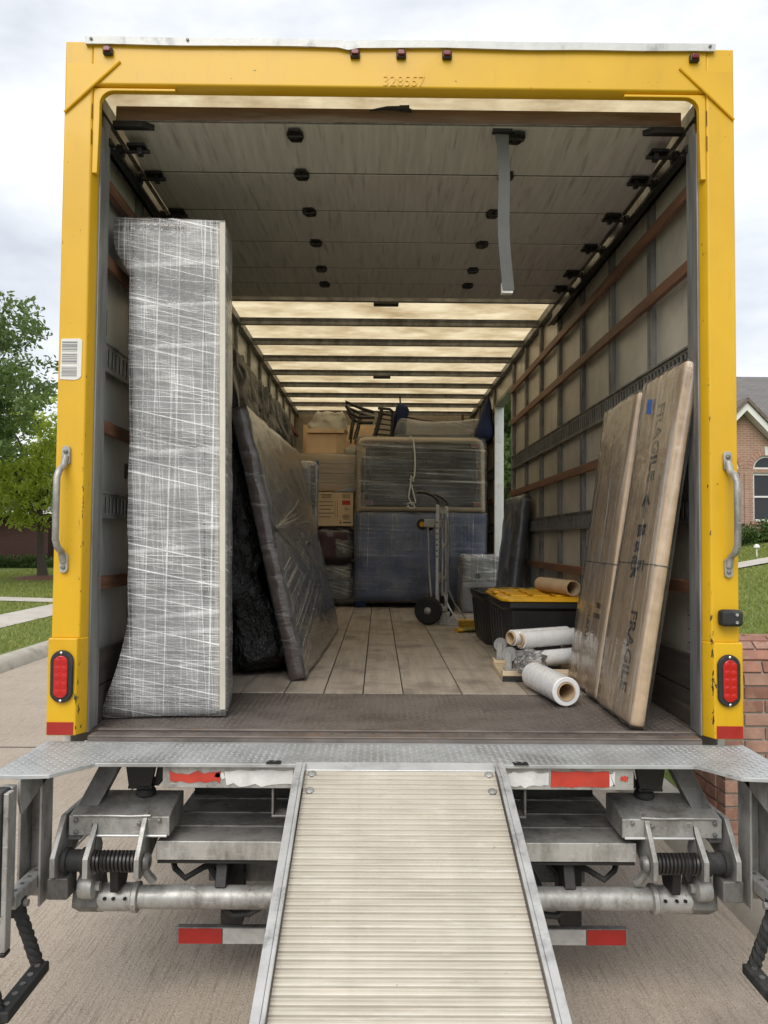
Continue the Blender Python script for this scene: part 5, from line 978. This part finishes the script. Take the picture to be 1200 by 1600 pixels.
# ---- dark brick house on the left
hl = root('brick_house', 'dark red brick house behind the trees on the left', 'house', (-18.5, 32.5, .3))
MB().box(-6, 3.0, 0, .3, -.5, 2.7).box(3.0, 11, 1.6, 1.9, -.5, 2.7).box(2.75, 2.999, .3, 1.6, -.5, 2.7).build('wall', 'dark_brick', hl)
for x in (-.4, -3.2, 5.2, 8): 
    y = -.02 if x < 3 else 1.58; w_ = MB().box(x, x+.9, y-.03, y+.015, .9, 2.35).build('window', 'dark_glass', hl); MB().box(x-.06, x, y-.06, y+.01, .85, 2.4).box(x+.9, x+.96, y-.06, y+.01, .85, 2.4).box(x, x+.9, y-.06, y+.01, 1.6, 1.65).box(x, x+.9, y-.06, y+.01, 2.34, 2.4).box(x, x+.9, y-.06, y+.01, .85, .91).build('window_frame', 'galv', w_)
MB().add([(-6.6, -.6, 2.6), (3.6, -.6, 2.6), (1, 4, 5.4), (-4, 4, 5.4), (-6.6, 9, 2.6), (3.6, 9, 2.6)], [(0, 1, 2, 3), (0, 3, 4), (1, 5, 2), (3, 2, 5, 4), (0, 4, 5, 1)]).add([(2, 1.0, 2.6), (11.6, 1.0, 2.6), (9, 5, 5.0), (3, 5, 5.0), (2, 9.5, 2.6), (11.6, 9.5, 2.6)], [(0, 1, 2, 3), (0, 3, 4), (1, 5, 2), (3, 2, 5, 4), (0, 4, 5, 1)]).build('roof', 'shingle_grey', hl)
MB().box(-6.6, 3.6, -.64, -.58, 2.5, 2.64).build('fascia', 'white_trim', hl)
hedge('low dark shrubs along the wall of the far red brick house', (-17.5, 31.6, .3), 6.0, .7, .6, 9)
# ---- brick mailbox pillar with a rounded top, by the kerb
mb = root('brick_mailbox', 'red brick mailbox pillar with a rounded top on the verge right of the truck', 'mailbox', (1.70, 1.02, .14))
W, D, HB = .62, .46, .816; cr_ = D/2
core = [(.006, -.1), (.006, HB)]+[(cr_-(cr_-.006)*math.cos(PI*i/14), HB+(cr_-.006)*math.sin(PI*i/14)) for i in range(1, 14)]+[(D-.006, HB), (D-.006, -.1)]
MB().prism(core, 'x', .006, W-.006).build('mortar_core', 'mortar', mb)
bl, bd, bhh = .2, .095, .058; ch = .068; proto = {}
def brick(parent, L_, W2, loc, rot=(0, 0, 0)):
    key = round(L_, 3), round(W2, 3)
    if key not in proto:
        random.seed(int(L_*1000)); o = MB().box(-L_/2, L_/2, -W2/2, W2/2, -bhh/2, bhh/2).build('brick', 'brick', parent, .004, seg=1); proto[key] = o; o.location = loc; o.rotation_euler = rot
    else: o = copy_piece(proto[key], loc, rot)
    if random.random() < .4: o.data = o.data; o.material_slots[0].link = 'OBJECT'; o.material_slots[0].material = MATS['brick_pink']
    else: o.material_slots[0].link = 'OBJECT'; o.material_slots[0].material = MATS['brick']
    return o
nc = round(HB/ch); j = .01
for c in range(nc):
    z = ch*(c+.5); off = c % 2
    # faces along x (front y=0 and back y=D)
    x = 0; first = True; ln = [.2, .2, .2] if not off else [.095, .2, .2, .095]
    for k_, l_ in enumerate(ln):
        for yy in (bd/2-.004, D-bd/2+.004): brick(mb, l_, bd, (x+l_/2, yy+random.uniform(-.002, .002), z+random.uniform(-.001, .001)))
        x += l_+j
    # faces along y (x=0 and x=W)
    y = bd+j-.004; ln = [.125, .125] if off else [.2, .05]
    for l_ in ln:
        for xx in (bd/2-.004, W-bd/2+.004): brick(mb, l_, bd, (xx, y+l_/2, z), (0, 0, PI/2))
        y += l_+j
na = 11
for i in range(na):
    a = PI*(i+.5)/na; yy = cr_-(cr_-bd/2+.006)*math.cos(a); zz = nc*ch+(cr_-bd/2+.006)*math.sin(a); x = 0; off = i % 2
    for l_ in ([.2, .2, .2] if off else [.095, .2, .2, .095]): brick(mb, l_, bd, (x+l_/2, yy, zz), (PI/2-a+PI/2 if False else -(a-PI/2) + PI/2, 0, 0)); x += l_+j
